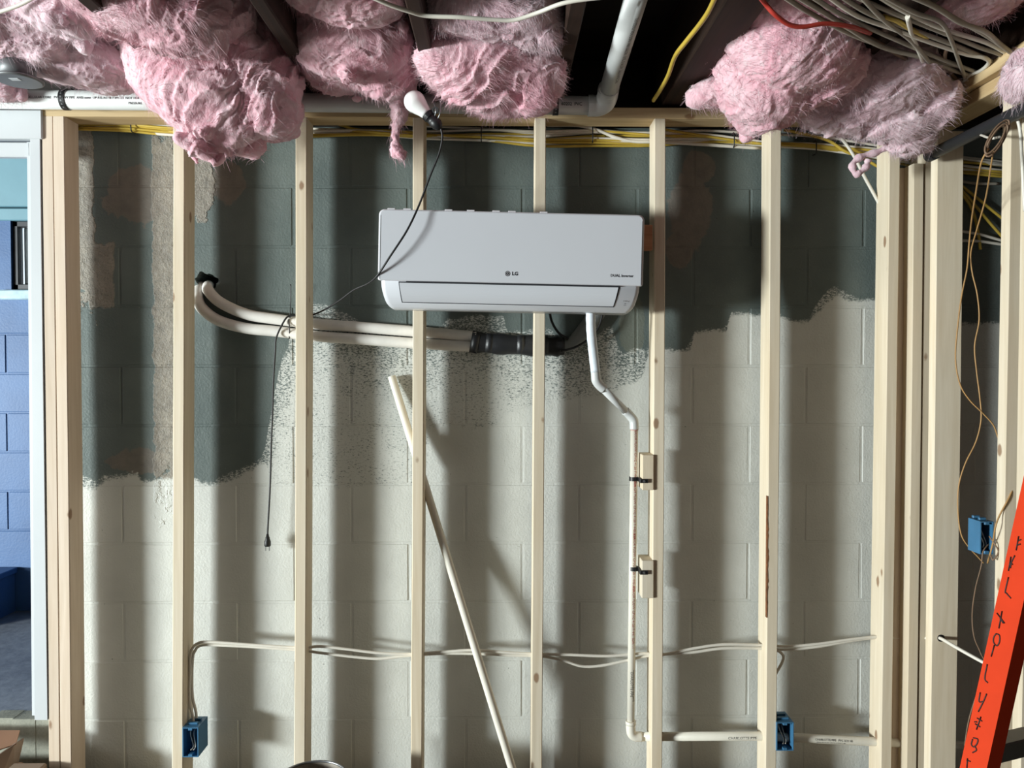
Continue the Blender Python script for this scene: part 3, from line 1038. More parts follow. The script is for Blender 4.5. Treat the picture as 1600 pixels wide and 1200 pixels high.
# blocks on the stud that carry the pipe
bl = []
for (px0, py0, px1, py1, lab) in ((1004, 707, 1019, 766, 'upper offcut block screwed to the stud beside the drain pipe'), (1003, 872, 1017, 935, 'lower offcut block screwed to the stud beside the drain pipe')):
    a = P(px0, py0 + 4, 2.612); b = P(px1, py1, 2.612)
    vs = []; e = .002
    o = MB().box((a.x, 2.612, b.z), (P(1021.5, py0, YF).x - .001, 2.70, a.z), .002).build('pipe_block', M['stud'])
    tag(o, lab, 'wood block', 'blocks holding the drain pipe')
for (py, lab) in ((748, 'black pipe strap on the upper wood block'), (888, 'black pipe strap on the lower wood block')):
    cc = P(990, py, ye)
    st_ = empty('pipe_strap', tuple(cc)); tag(st_, lab, 'pipe strap', 'straps on the drain pipe')
    MB().ring(cc + Vector((0, 0, -.007)), (0, 0, 1), .0136, .0158, .014, 20).build('band', M['black'], st_)
    MB().box((cc.x + .013, 2.604, cc.z - .007), (cc.x + .040, 2.6118, cc.z + .007), .001).build('tab', M['black'], st_)
    MB().box((cc.x + .012, 2.604, cc.z - .007), (cc.x + .016, ye, cc.z + .007), .001).build('arm', M['black'], st_)
    MB().lathe([(.004, 0), (.004, .003)], (cc.x + .026, 2.604, cc.z), (0, -1, 0), 10).build('screw', M['steel'], st_)

# ------------------------------------------------------------------ leaning loose pipe
yt_, yb_ = 2.738, 2.585
t0 = P(612, 588, yt_); t1 = P(819, 1262, yb_)
lp = MB(); lp.tube([t0, t1], .0142, 18, caps=False)
axp = (t0 - t1).normalized()
lp.ring(t0 - axp * .004, axp, .0112, .0142, .004, 18)
t1 = t0 + (t1 - t0) * ((t0.z - .002) / (t0.z - t1.z)) if t1.z != t0.z else t1
lp = MB(); lp.tube([t0, t1], .0142, 18, caps=False); lp.tube([t0, t0 - axp * .1], .0112, 18, caps=False); lp.ring(t0 - axp * .003, axp, .0112, .0142, .003, 18)
tag(lp.build('loose_pipe', M['pvc_warm']), 'loose white pipe leaning diagonally behind a stud', 'pipe')

# ------------------------------------------------------------------ two inch drain under the joists
mp = empty('waste_pipe', tuple(P(300, 160, 2.55))); tag(mp, 'large white waste pipe running under the joists and turning up', 'pipe')
yq = 2.55
w0, w1 = P(-200, 153, yq), P(921, 165, yq)
RW = .030
MB().tube([w0, w1], RW, 28).build('long_pipe', M['pvc'], mp)
c0 = P(919, 165, yq)
MB().ring(c0, (1, 0, 0), RW, RW + .0045, .016, 28).build('hub_lip', M['pvc'], mp)
el = spline([c0 + Vector((.008, 0, 0)), c0 + Vector((.032, 0, 0)), c0 + Vector((.052, -.012, .006)), P(949, 150, yq - .035), P(951, 138, yq - .075)], 5)
MB().tube(el, RW + .004, 24).build('elbow', M['pvc'], mp)
r0, r1 = P(950.5, 143, yq - .06), P(1000, -25, 1.86)
MB().tube([r0, r0 + (r1 - r0) * .06], RW + .0015, 24).build('collar', M['pvc'], mp)
MB().tube([r0, r1], RW - .0005, 28).build('rising_pipe', M['pvc'], mp)
axw = (w1 - w0).normalized()


def waste_axis(px): return w0 + (w1 - w0) * ((px + 200) / 1121)


def up(deg): return (0, -math.cos(math.radians(deg)), math.sin(math.radians(deg)))


pipe_text('IPE SCH 40 CORED CELLULAR CORE   PVC-DWV PIPE  ANSI-asme  UP ASL/ASTM F 891-23  NOT FOR', .0102, waste_axis(114), axw, up(-4), RW, M['ink'], mp, .0002, 1.0)
pipe_text('PRESSURE', .0102, waste_axis(214), axw, up(-33), RW, M['ink'], mp, .0002, 1.0)
pipe_text('PIPE  60202  PVC', .0140, waste_axis(884), axw, up(-10), RW, M['ink'], mp, .0003)
pipe_text('PIPE 60202', .012, waste_axis(690), axw, up(-6), RW, M['ink'], mp, .0002)
pipe_text('PVC-DWV PIPE  ASTM D 2665  ASTM F 891  NOT FOR PRESSURE', .014, r0 + (r1 - r0) * .52, (r1 - r0), (.35, 0, -1), RW, M['ink'], mp)
for (px, lab) in ((103, 'black perforated hanger strap around the waste pipe by the door'), (868, 'black perforated hanger strap near the waste pipe elbow')):
    cc = P(px, 153 + (px + 200) * 12 / 1121, yq)
    h = empty('hanger_strap', tuple(cc)); tag(h, lab, 'hanger strap', 'waste pipe hangers')
    MB().ring(cc + Vector((-.009, 0, 0)), (1, 0, 0), RW + .0006, RW + .0024, .018, 28).build('band', M['black'], h)
    MB().box((cc.x - .009, yq + .027, cc.z), (cc.x + .009, yq + .0295, 2.42)).build('tab', M['black'], h)
    for q in range(-2, 4):
        a = q * .36
        d = Vector((0, -math.cos(a), -math.sin(a)))
        MB().lathe([(.003, 0), (.003, .0006)], cc + d * (RW + .0022), d, 10).build('perforation', M['greybox'], h)

# ------------------------------------------------------------------ grey ceiling box at the far left
gb = empty('junction_box', tuple(P(28, 128, 2.27))); tag(gb, 'grey round ceiling box with a rod above it', 'junction box')
c = P(30, 128, 2.27)
MB().lathe([(.058, 0), (.064, .003), (.064, .008), (.05, .011)], c, (0, 0, 1), 32).build('cover', M['greybox'], gb)
MB().lathe([(.048, 0), (.048, .05)], c + Vector((-.005, 0, .011)), (0, 0, 1), 24).build('body', M['greybox'], gb)
MB().lathe([(.017, 0), (.02, .02), (.017, .045)], c + Vector((-.055, -.03, .015)), (0, 0, 1), 14).build('knob', M['greybox'], gb)
MB().tube([P(22, 112, 2.26), P(5, 62, 2.2)], .0055, 8).build('rod', M['steel'], gb)
MB().box(tuple(c + Vector((-.012, -.03, -.0012))), tuple(c + Vector((.014, -.012, 0.0002)))).build('sticker', M['white_trim'], gb)

# ------------------------------------------------------------------ hanging lamp
hl = empty('hanging_lamp', tuple(P(650, 160, 2.36))); tag(hl, 'unlit white bulb in a black clip socket hung from the joists', 'lamp')
yb2 = 2.36
bc = P(648, 159, yb2); sc_ = P(688, 200, yb2)
axb = (sc_ - bc).normalized()
RB = .033
pr = [(.001, -RB)] + [(RB * math.sin(math.radians(a)), -RB * math.cos(math.radians(a))) for a in range(12, 121, 12)] + [(.0265, .024), (.0215, .036), (.0185, .047), (.017, .053)]
MB().lathe(pr, bc, axb, 28).build('bulb', M['bulb'], hl)
so = bc + axb * .051
sk = MB().lathe([(.0165, 0), (.0185, .002), (.0185, .016), (.0165, .017), (.0165, .030), (.0175, .031), (.0175, .045), (.013, .056), (.006, .062)], so, axb, 20).build('socket', M['black'], hl)
for q in range(4):
    MB().ring(so + axb * (.003 + q * .0034), axb, .018, .0194, .0016, 20).build('rib', M['black'], sk)
pt = P(684, 172, yb2 - .01)
MB().tube(spline([so + axb * .03, P(681, 172, yb2 - .02), P(677, 158, yb2)], 6), .0016, 6).build('clip_wire', M['steel'], hl)
MB().tube(spline([so + axb * .04, P(688, 175, yb2 - .02), P(688, 155, yb2)], 6), .0016, 6).build('clip_wire', M['steel'], hl)
MB().ring(P(680, 172, yb2 - .02), (.2, 1, .2), .006, .010, .006, 14).build('clip_ring', M['black'], hl)
cord = pxs([(687, 196, yb2), (690, 205, yb2), (691, 217, 2.365), (686, 240, 2.375), (672, 275, 2.39), (655, 320, 2.405), (636, 360, 2.40), (610, 400, 2.405), (590, 430, 2.43), (575, 443, 2.47), (553, 453, 2.52), (530, 470, 2.58), (505, 485, 2.66), (487, 492, 2.712), (470, 493, 2.7165), (453, 494, 2.717),
            (445, 500, 2.712), (432, 527, 2.713), (430, 550, 2.715), (427, 600, 2.715), (426, 640, 2.715), (424, 690, 2.715), (422, 760, 2.715), (419, 815, 2.715), (418, 837, 2.715)], sub=6)
cords = MB().tube(cord, .0032, 8).build('cord', M['rubber'], hl)
pe = P(418, 836, 2.715)
pgm = MB(); pgm.lathe([(.004, .004), (.0055, -.006), (.0075, -.008), (.0078, -.014), (.011, -.022), (.0115, -.036), (.010, -.040)], pe, (0, 0, 1), 10)
plug = pgm.build('plug', M['rubber'], hl)
for s_ in (-1, 1):
    MB().box((pe.x + s_ * .0065 - .0008, pe.y - .003, pe.z - .056), (pe.x + s_ * .0065 + .0008, pe.y + .003, pe.z - .039)).build('prong', M['steel'], plug)

# ------------------------------------------------------------------ outlet boxes


def outlet_box(name, px0, py0, px1, py1, yfront, label, depth=.07):
    a = P(px0, py0, yfront); b = P(px1, py1, yfront)
    x0, x1, z0, z1 = a.x, b.x, b.z, a.z; t = .003
    r = empty(name, ((x0 + x1) / 2, yfront, z0)); tag(r, label, 'outlet box', 'blue electrical boxes')
    m = MB()
    m.box((x0, yfront, z0), (x0 + t, yfront + depth, z1)); m.box((x1 - t, yfront, z0), (x1, yfront + depth, z1))
    m.box((x0 + t, yfront, z0), (x1 - t, yfront + depth, z0 + t)); m.box((x0 + t, yfront, z1 - t), (x1 - t, yfront + depth, z1))
    m.box((x0 + t, yfront + depth - t, z0 + t), (x1 - t, yfront + depth, z1 - t))
    m.build('shell', M['blue_box'], r)
    xc = (x0 + x1) / 2
    for zz in (z0 + .006, z1 - .006):
        MB().box((xc - .007, yfront - .001, zz - .004), (xc + .007, yfront + .02, zz + .004), .001).build('screw_lug', M['blue_box'], r)
    MB().box((x0 + .01, yfront + .02, z1 + .0005), (x1 - .01, yfront + .03, z1 + .008), .001).build('nail_guide', M['blue_box'], r)
    MB().box((x0 + .01, yfront + .05, z1 + .0005), (x1 - .01, yfront + .06, z1 + .008), .001).build('nail_guide', M['blue_box'], r)
    for q in range(3):
        pts = spline([(xc - .008 + q * .008, yfront + .06, z1 - .01), (xc - .012 + q * .006, yfront + .03, z1 - .03), (xc + .002 + q * .004, yfront + .02, z0 + .03), (xc - .004 + q * .005, yfront + .012, z0 + .018)], 5)
        MB().tube(pts, .0017, 6).build('wire', (M['romex_w'], M['rubber'], M['copper'])[q], r)
    return r


outlet_box('outlet_box', 284.8, 1137, 310, 1183, YF - .008, 'blue outlet box with a cable entering its top, beside the door end', .085)
outlet_box('outlet_box', 1213.5, 1129, 1240, 1173, YF - .008, 'blue outlet box in front of the low white pipe', .085)
bx = outlet_box('outlet_box', 1532, 815, 1552, 866, 2.27, 'blue outlet box high on the side wall by the ladder', .06)

# ------------------------------------------------------------------ cables through the studs


def cable(name, pts, Y, r, mat, label, group=None, sub=6, flat=1.0, cat='cable', ref=None):
    o = MB().tube(pxs(pts, Y, sub), r, 8, flat=flat, ref=ref).build(name, M[mat])
    return tag(o, label, cat, group)


yc = 2.664
cable('house_cable', [(303, 1135, 2.66), (301, 1118, 2.66), (297, 1100), (296, 1075), (297, 1050), (297, 1028), (300, 1014), (308, 1006), (322, 1003), (360, 1005), (400, 1008), (470, 1012), (500, 1010), (540, 1014), (590, 1020), (640, 1022), (700, 1018), (740, 1016), (800, 1020), (840, 1022), (890, 1023), (950, 1025), (1005, 1021), (1035, 1023), (1080, 1014), (1130, 1007), (1190, 1008), (1230, 1010), (1280, 1006), (1330, 999), (1372, 995), (1420, 996), (1470, 998, 2.56)],
      yc, .0052, 'romex_w', 'white house cable strung through the studs from the low blue box', 'horizontal house cables')
cable('house_cable', [(307, 1135, 2.668), (306, 1112, 2.668), (301, 1090, 2.67), (300, 1060, 2.672), (301, 1030, 2.672), (304, 1018, 2.672), (316, 1008, 2.672), (360, 1009), (400, 1011), (470, 1016), (500, 1020), (560, 1027), (595, 1029), (640, 1024), (700, 1021), (760, 1022), (800, 1024), (845, 1025), (880, 1032), (910, 1041), (940, 1040), (975, 1033), (1010, 1025), (1045, 1022), (1085, 1019), (1130, 1013), (1190, 1013), (1230, 1015), (1280, 1010), (1330, 1001), (1372, 996), (1410, 997)],
      yc + .006, .0052, 'romex_w', 'lower sagging white cable strung through the studs', 'horizontal house cables')
cable('house_cable', [(1212, 1053, 2.664), (1222, 1035, 2.664), (1224, 1025, 2.664), (1216, 1017, 2.664), (1205, 1014, 2.664)], yc, .005, 'romex_w', 'short cable bending down behind the bark edged stud')
cable('house_cable', [(1462, 996, 2.56), (1471, 998, 2.52), (1495, 1012, 2.46), (1520, 1026, 2.42), (1545, 1040, 2.38), (1580, 1062, 2.3), (1620, 1090, 2.2)], 2.5, .0058, 'romex_w', 'white cable leaving the drilled hole in the corner stud')
hh = P(1470, 997, YS - .0006)
for (px, py, Y, rr) in ((1470, 997, YS, .012),):
    m = MB(); m.ring(P(px, py, Y) + Vector((0, .001, 0)), (0, -1, 0), .006, rr, .0022, 20)  # black ring painted for the shade inside the drilled hole
    tag(m.build('cable_hole_shade', M['black']), 'dark ring standing for the shaded cable hole in the corner stud', 'hole_ring')

# bundle behind the top plate
ANC = [(60, 190), (125, 192), (200, 196), (270, 203), (380, 206), (480, 206), (580, 206), (660, 211), (760, 212), (840, 216), (930, 213), (1020, 216), (1100, 216), (1190, 224), (1280, 229), (1370, 240), (1450, 250), (1560, 262), (1640, 270)]
ylab = ['topmost yellow cable of the bundle above the block wall', 'second yellow cable down in the bundle above the wall', 'middle yellow cable in the bundle above the wall', 'fourth yellow cable down in the bundle above the wall', 'lowest yellow cable of the bundle above the wall']
for i in range(5):
    ph = rnd.uniform(0, 6); pts = []
    for j, (px, py) in enumerate(ANC):
        spread = 1.0 + .8 * math.sin(px * .011 + 1)
        pts.append((px, py + 1 + (-5 + i * 3.6) * (.75 + .45 * math.sin(px * .009)) + 3.4 * math.sin(px * .0125 + ph * 1.7), 2.734 + .012 * math.sin(px * .017 + ph * 2)))
    cable('bundled_cable', pts, 2.735, .0046, 'romex_y', ylab[i], 'cable bundle along the wall top', 4)
wl = ['white cable highest in the bundle, just under the top plate', 'second white cable of the bundle under the top plate', 'white cable arching above the yellow cables', 'white cable threaded among the yellow cables', 'white cable lowest in the bundle at the wall top']
for i in range(5):
    ph = rnd.uniform(0, 6); pts = []
    off = (-13, -8, -5, -1, 4)[i]
    for j, (px, py) in enumerate(ANC):
        pts.append((px, py + 2 + off + (4.5 if i < 3 else 2.5) * math.sin(px * .0095 + ph), 2.735 + .008 * math.sin(px * .013 + ph * 2)))
    cable('bundled_cable', pts, 2.735, .0048, 'romex_w', wl[i], 'cable bundle along the wall top', 4)
cable('bundled_cable', [(480, 186, 2.70), (510, 189), (535, 196), (560, 203), (610, 205), (650, 208)], 2.735, .0055, 'romex_y', 'short yellow cable dropping into the bundle by the largest batt', 'cable bundle along the wall top')
cable('bundled_cable', [(855, 196, 2.72), (900, 196), (930, 202), (960, 214), (990, 221), (1030, 222), (1100, 226), (1190, 232)], 2.725, .0058, 'romex_w', 'white cable diving across the bundle below the elbow', 'cable bundle along the wall top')
cable('bundled_cable', [(1225, 203, 2.72), (1260, 210), (1295, 220), (1320, 236), (1345, 246), (1375, 262)], 2.72, .0055, 'romex_y', 'yellow cable slanting down below the rightmost hanging batt', 'cable bundle along the wall top')
cable('bundled_cable', [(1025, 200, 2.72), (1060, 206), (1110, 214), (1160, 221), (1200, 226)], 2.722, .0048, 'romex_y', 'thin yellow cable slanting into the bundle under the plate', 'cable bundle along the wall top')
cable('loose_cable', [(1300, 204, 2.69), (1318, 220), (1335, 245), (1350, 275), (1368, 308), (1385, 340, 2.70)], 2.70, .0056, 'romex_w', 'white cable slanting down behind the last stud before the corner', 'loose cables')
for i, (px, py, h, lab) in enumerate(((205, 194, 12, 'cable tie on the bundle beside the door end'), (752, 207, 16, 'cable tie on the bundle above the air conditioner'), (926, 208, 18, 'cable tie on the bundle below the pipe elbow'), (1147, 216, 16, 'cable tie on the bundle above the bare plaster patch'), (1275, 228, 14, 'cable tie on the bundle below the cable tangle'))):
    m = MB(); a = P(px, py - h / 2, 2.7155); b = P(px, py + h / 2 + 4, 2.7155)
    m.tube(spline([a + Vector((0, .03, 0)), a, b, b + Vector((0, .03, 0))], 4), .0022, 6)
    tag(m.build('cable_tie', M['black']), lab, 'cable tie', 'cable ties on the bundle')

# cables fanning in the right bay
for i, (pts, mt, lab) in enumerate((
        ([(1480, 268), (1505, 292), (1530, 312), (1552, 330), (1580, 352)], 'romex_y', 'upper yellow cable fanning behind the corner stud'),
        ([(1480, 280), (1505, 300), (1527, 325), (1550, 352), (1580, 385)], 'romex_y', 'middle yellow cable fanning behind the corner stud'),
        ([(1480, 290), (1503, 303), (1520, 330), (1528, 362), (1532, 390)], 'romex_y', 'yellow cable hooking steeply down behind the corner stud'),
        ([(1480, 360), (1505, 362), (1530, 366), (1552, 372), (1580, 380)], 'romex_w', 'upper level white cable behind the corner stud'),
        ([(1480, 376), (1505, 376), (1530, 377), (1552, 380), (1580, 384)], 'romex_w', 'lower level white cable behind the corner stud'),
        ([(1480, 278), (1505, 284), (1530, 287), (1560, 287)], 'cable_g', 'grey cable crossing highest behind the corner stud'))):
    cable('bay_cable', pts, 2.74, .0052, mt, lab, 'cables behind the corner stud')

# ------------------------------------------------------------------ hanging thin wires on the right
cable('thermostat_wire', [(1545, 232, 2.03), (1533, 255, 2.06), (1525, 300, 2.16), (1518, 345, 2.28), (1514, 385), (1511, 420), (1503, 460), (1497, 505), (1493, 560), (1500, 600), (1515, 625), (1535, 645), (1552, 664), (1560, 685), (1572, 712), (1588, 736, 2.24), (1580, 770, 2.2), (1562, 805, 2.2), (1555, 825, 2.2), (1551, 850, 2.23), (1543, 880, 2.26)],
      2.36, .0023, 'wire_o', 'tan thin wire hanging from the coil to the blue box', 'hanging thin wires', cat='wire')
cable('thermostat_wire', [(1552, 236, 2.03), (1548, 262, 2.07), (1540, 310, 2.17), (1526, 360, 2.28), (1517, 395), (1519, 425), (1527, 460), (1530, 500), (1523, 540), (1526, 580), (1531, 620), (1533, 655), (1525, 690), (1508, 725), (1498, 760), (1497, 800), (1502, 835), (1514, 855), (1528, 870), (1537, 880)],
      2.36, .0021, 'wire_o', 'tan thin wire crossing over and swinging behind the blue box', 'hanging thin wires', cat='wire')
cable('thermostat_wire', [(1545, 850, 2.26), (1536, 862, 2.24), (1533, 885, 2.24), (1524, 920, 2.26), (1519, 960, 2.28), (1522, 995, 2.28), (1532, 1020, 2.28), (1538, 1045, 2.28), (1515, 1120, 2.3), (1507, 1165, 2.3)], 2.26, .0017, 'wire_b', 'thin brown wire trailing below the side wall blue box', 'hanging thin wires', cat='wire')
cable('thermostat_wire', [(1546, 838, 2.24), (1554, 850, 2.22), (1560, 862, 2.22), (1552, 875, 2.22), (1548, 868, 2.23)], 2.23, .0022, 'wire_b', 'short brown wire loop in front of the blue box', 'hanging thin wires', cat='wire')
# coil of brown wire
pts = []
for i in range(48):
    a = i * .55; k = 1 + .10 * math.sin(i * .31) - .004 * i
    u_ = math.sin(a) * 32 * k; v_ = math.cos(a) * 10 * k
    pts.append(P(1557 + u_ * .52 + v_ * .85 + 2 * math.sin(i * .17), 217 - u_ * .85 + v_ * .52, 2.03 + .014 * math.sin(a * .5 + i * .05)))
tag(MB().tube(spline(pts, 2), .0026, 6).build('wire_coil', M['wire_b']), 'loose brown wire coil hanging below the black pipe', 'wire coil')
cable('thermostat_wire', [(1512, 205, 2.4), (1530, 210, 2.25), (1548, 216, 2.08), (1562, 214, 2.04)], 2.4, .0033, 'romex_w', 'short pale wire running into the brown coil', 'hanging thin wires', cat='wire')
cable('loose_cable', [(1586, 172, 2.1), (1594, 205, 2.1), (1597, 250, 2.1), (1601, 330, 2.1)], 2.1, .0045, 'romex_w', 'white cable dropping at the picture edge below the black pipe', 'loose cables')

# black pipe along the side wall
g0 = P(1452, 243, 2.50); g1 = g0 + Vector((0, -1.3, 0)); g1.x += .01
bp = empty('gas_pipe', tuple(g0)); tag(bp, 'black pipe running along the side wall below its top plate', 'pipe')
MB().tube([g0, g1], .0185, 20).build('run', M['iron'], bp)
MB().tube([g0 + Vector((0, .0, 0)), g0 + Vector((0, -.035, 0))], .021, 20).build('end_collar', M['iron'], bp)

# ------------------------------------------------------------------ tangle of grey cables above
TG = [
    ([(1230, -15, 2.02), (1300, 27, 2.08), (1375, 72, 2.14), (1440, 90, 2.16), (1490, 110, 2.16), (1530, 122, 2.16), (1555, 138, 2.16), (1569, 152, 2.17), (1569, 185, 2.19), (1568, 200, 2.24)], 'cable_g', 'grey cable of the tangle that turns down to the brown coil'),
    ([(1285, -12, 2.0), (1340, 25, 2.05), (1395, 45, 2.08), (1450, 65, 2.1), (1510, 85, 2.12), (1538, 90, 2.12), (1545, 98, 2.12), (1533, 110, 2.12), (1514, 118, 2.13), (1504, 132, 2.14), (1497, 148, 2.15), (1483, 159, 2.16)], 'romex_w', 'pale cable of the tangle ending in a hooked white tip'),
    ([(1340, -12, 2.0), (1380, 30, 2.05), (1420, 60, 2.08), (1440, 82, 2.1), (1462, 108, 2.12), (1490, 128, 2.13), (1518, 132, 2.13), (1530, 127, 2.13)], 'cable_g', 'grey cable of the tangle curling up at its lowest loop'),
    ([(1370, -12, 2.0), (1430, 20, 2.04), (1470, 35, 2.06), (1486, 62, 2.07), (1498, 95, 2.08), (1508, 122, 2.09)], 'cable_g', 'grey cable of the tangle bending sharply downward'),
    ([(1418, 26, 2.04), (1425, 55, 2.06), (1438, 85, 2.08), (1448, 115, 2.1), (1455, 140, 2.12)], 'romex_w', 'stub of pale cable hanging down in front of the batt'),
    ([(1400, -15, 2.0), (1460, 10, 2.02), (1500, 35, 2.04), (1540, 50, 2.05), (1570, 75, 2.06), (1625, 112, 2.06)], 'cable_g', 'grey cable of the tangle running on past the side wall'),
    ([(1258, -12, 2.04), (1320, 26, 2.1), (1400, 62, 2.16), (1470, 92, 2.2), (1540, 118, 2.22)], 'cable_g', 'grey cable lying flat through the middle of the tangle'),
    ([(1305, -12, 2.03), (1360, 22, 2.1), (1430, 48, 2.16), (1500, 74, 2.2), (1550, 96, 2.22)], 'cable_g', 'grey cable just above the middle of the tangle'),
    ([(1320, -12, 2.05), (1400, 22, 2.12), (1470, 50, 2.18), (1530, 74, 2.22), (1566, 88, 2.24), (1568, 110, 2.24)], 'cable_g', 'grey cable that bends at the edge of the tangle'),
    ([(1215, -12, 2.08), (1265, 20, 2.14), (1340, 58, 2.2), (1420, 84, 2.24), (1500, 104, 2.26)], 'cable_g', 'lowest grey cable crossing over the hanging batts'),
    ([(1245, -15, 2.1), (1310, 35, 2.18), (1370, 66, 2.22), (1430, 100, 2.25), (1470, 120, 2.26), (1500, 125, 2.26)], 'wire_b', 'brownish cable under the tangle drooping to one side'),
    ([(1420, -14, 2.06), (1480, 22, 2.12), (1545, 58, 2.18), (1590, 90, 2.2), (1630, 118, 2.2)], 'cable_g', 'highest grey cable above the tangle near the side wall'),
    ([(1360, -14, 2.08), (1410, 16, 2.14), (1470, 44, 2.2), (1540, 66, 2.24), (1575, 84, 2.26)], 'romex_w', 'dusty pale cable woven through the top of the tangle'),
    ([(1485, 62, 2.16), (1476, 90, 2.16), (1484, 112, 2.16), (1496, 128, 2.17), (1492, 145, 2.18)], 'wire_b', 'short brown wire dangling from the tangle'),
    ([(1380, 26, 2.06), (1402, 33, 2.07), (1424, 46, 2.08), (1450, 58, 2.1)], 'romex_y', 'short yellow cable end showing within the tangle'),
]
for i, (pts, mt, lab) in enumerate(TG):
    zo = pts[0][2] - 2.0
    pts = [(q[0], q[1], (1042 + 14 * zo * 5) / (573 - q[1]) + (q[2] - 2.1) * .1) for q in pts]
    cable('tangled_cable', pts, None, (.0062, .0056, .006, .0055, .006)[i % 5], mt, lab, 'cable tangle above the corner')
cable('red_cable', [(1180, -14, 1.8), (1195, 5, 1.85), (1210, 22, 1.86), (1232, 38, 1.88), (1255, 42, 1.89), (1290, 37, 1.9), (1330, 42, 1.93), (1360, 52, 2.0)], None, .0056, 'red_cable', 'red cable lying across the hanging batt')
cable('loose_cable', [(560, -14, 1.78), (605, 6, 1.82), (640, 18, 1.85), (668, 25, 1.87), (720, 27, 1.87), (775, 31, 1.88), (805, 31, 1.88), (840, 20, 1.86), (880, 5, 1.82), (930, -3, 1.8), (1010, -10, 1.78)], None, .0052, 'romex_w', 'pale cable sagging in front of the batts above the bulb', 'loose cables')
cable('loose_cable', [(q[0], q[1], 1055 / (573 - q[1])) for q in ((1121, -12), (1107, 18), (1092, 40), (1072, 65), (1055, 88), (1044, 118), (1032, 140), (1021, 157))], None, .0066, 'romex_y', 'yellow cable hanging in the empty dark joist bay', 'loose cables')
cable('loose_cable', [(-10, 22, 2.02), (30, 8, 2.0), (60, -8, 1.98)], None, .005, 'romex_w', 'pale cable crossing the greyish batt over the door', 'loose cables')

# ------------------------------------------------------------------ pink batts


def hash3(ix, iy, iz, seed):
    h = (ix.astype(np.int64) * 374761393 + iy.astype(np.int64) * 668265263 + iz.astype(np.int64) * 2147483647 + seed * 1274126177) & 0xFFFFFFFF
    h = ((h ^ (h >> 13)) * 1274126177) & 0xFFFFFFFF
    h = (h ^ (h >> 16)) & 0xFFFFFFFF
    return h.astype(np.float64) / 0xFFFFFFFF


def vnoise(p, seed):
    i = np.floor(p).astype(np.int64); f = p - i
    f = f * f * f * (f * (f * 6 - 15) + 10)
    r = 0
    for dx in (0, 1):
        for dy in (0, 1):
            for dz in (0, 1):
                w = (f[:, 0] if dx else 1 - f[:, 0]) * (f[:, 1] if dy else 1 - f[:, 1]) * (f[:, 2] if dz else 1 - f[:, 2])
                r = r + w * hash3(i[:, 0] + dx, i[:, 1] + dy, i[:, 2] + dz, seed)
    return r * 2 - 1


ico = None


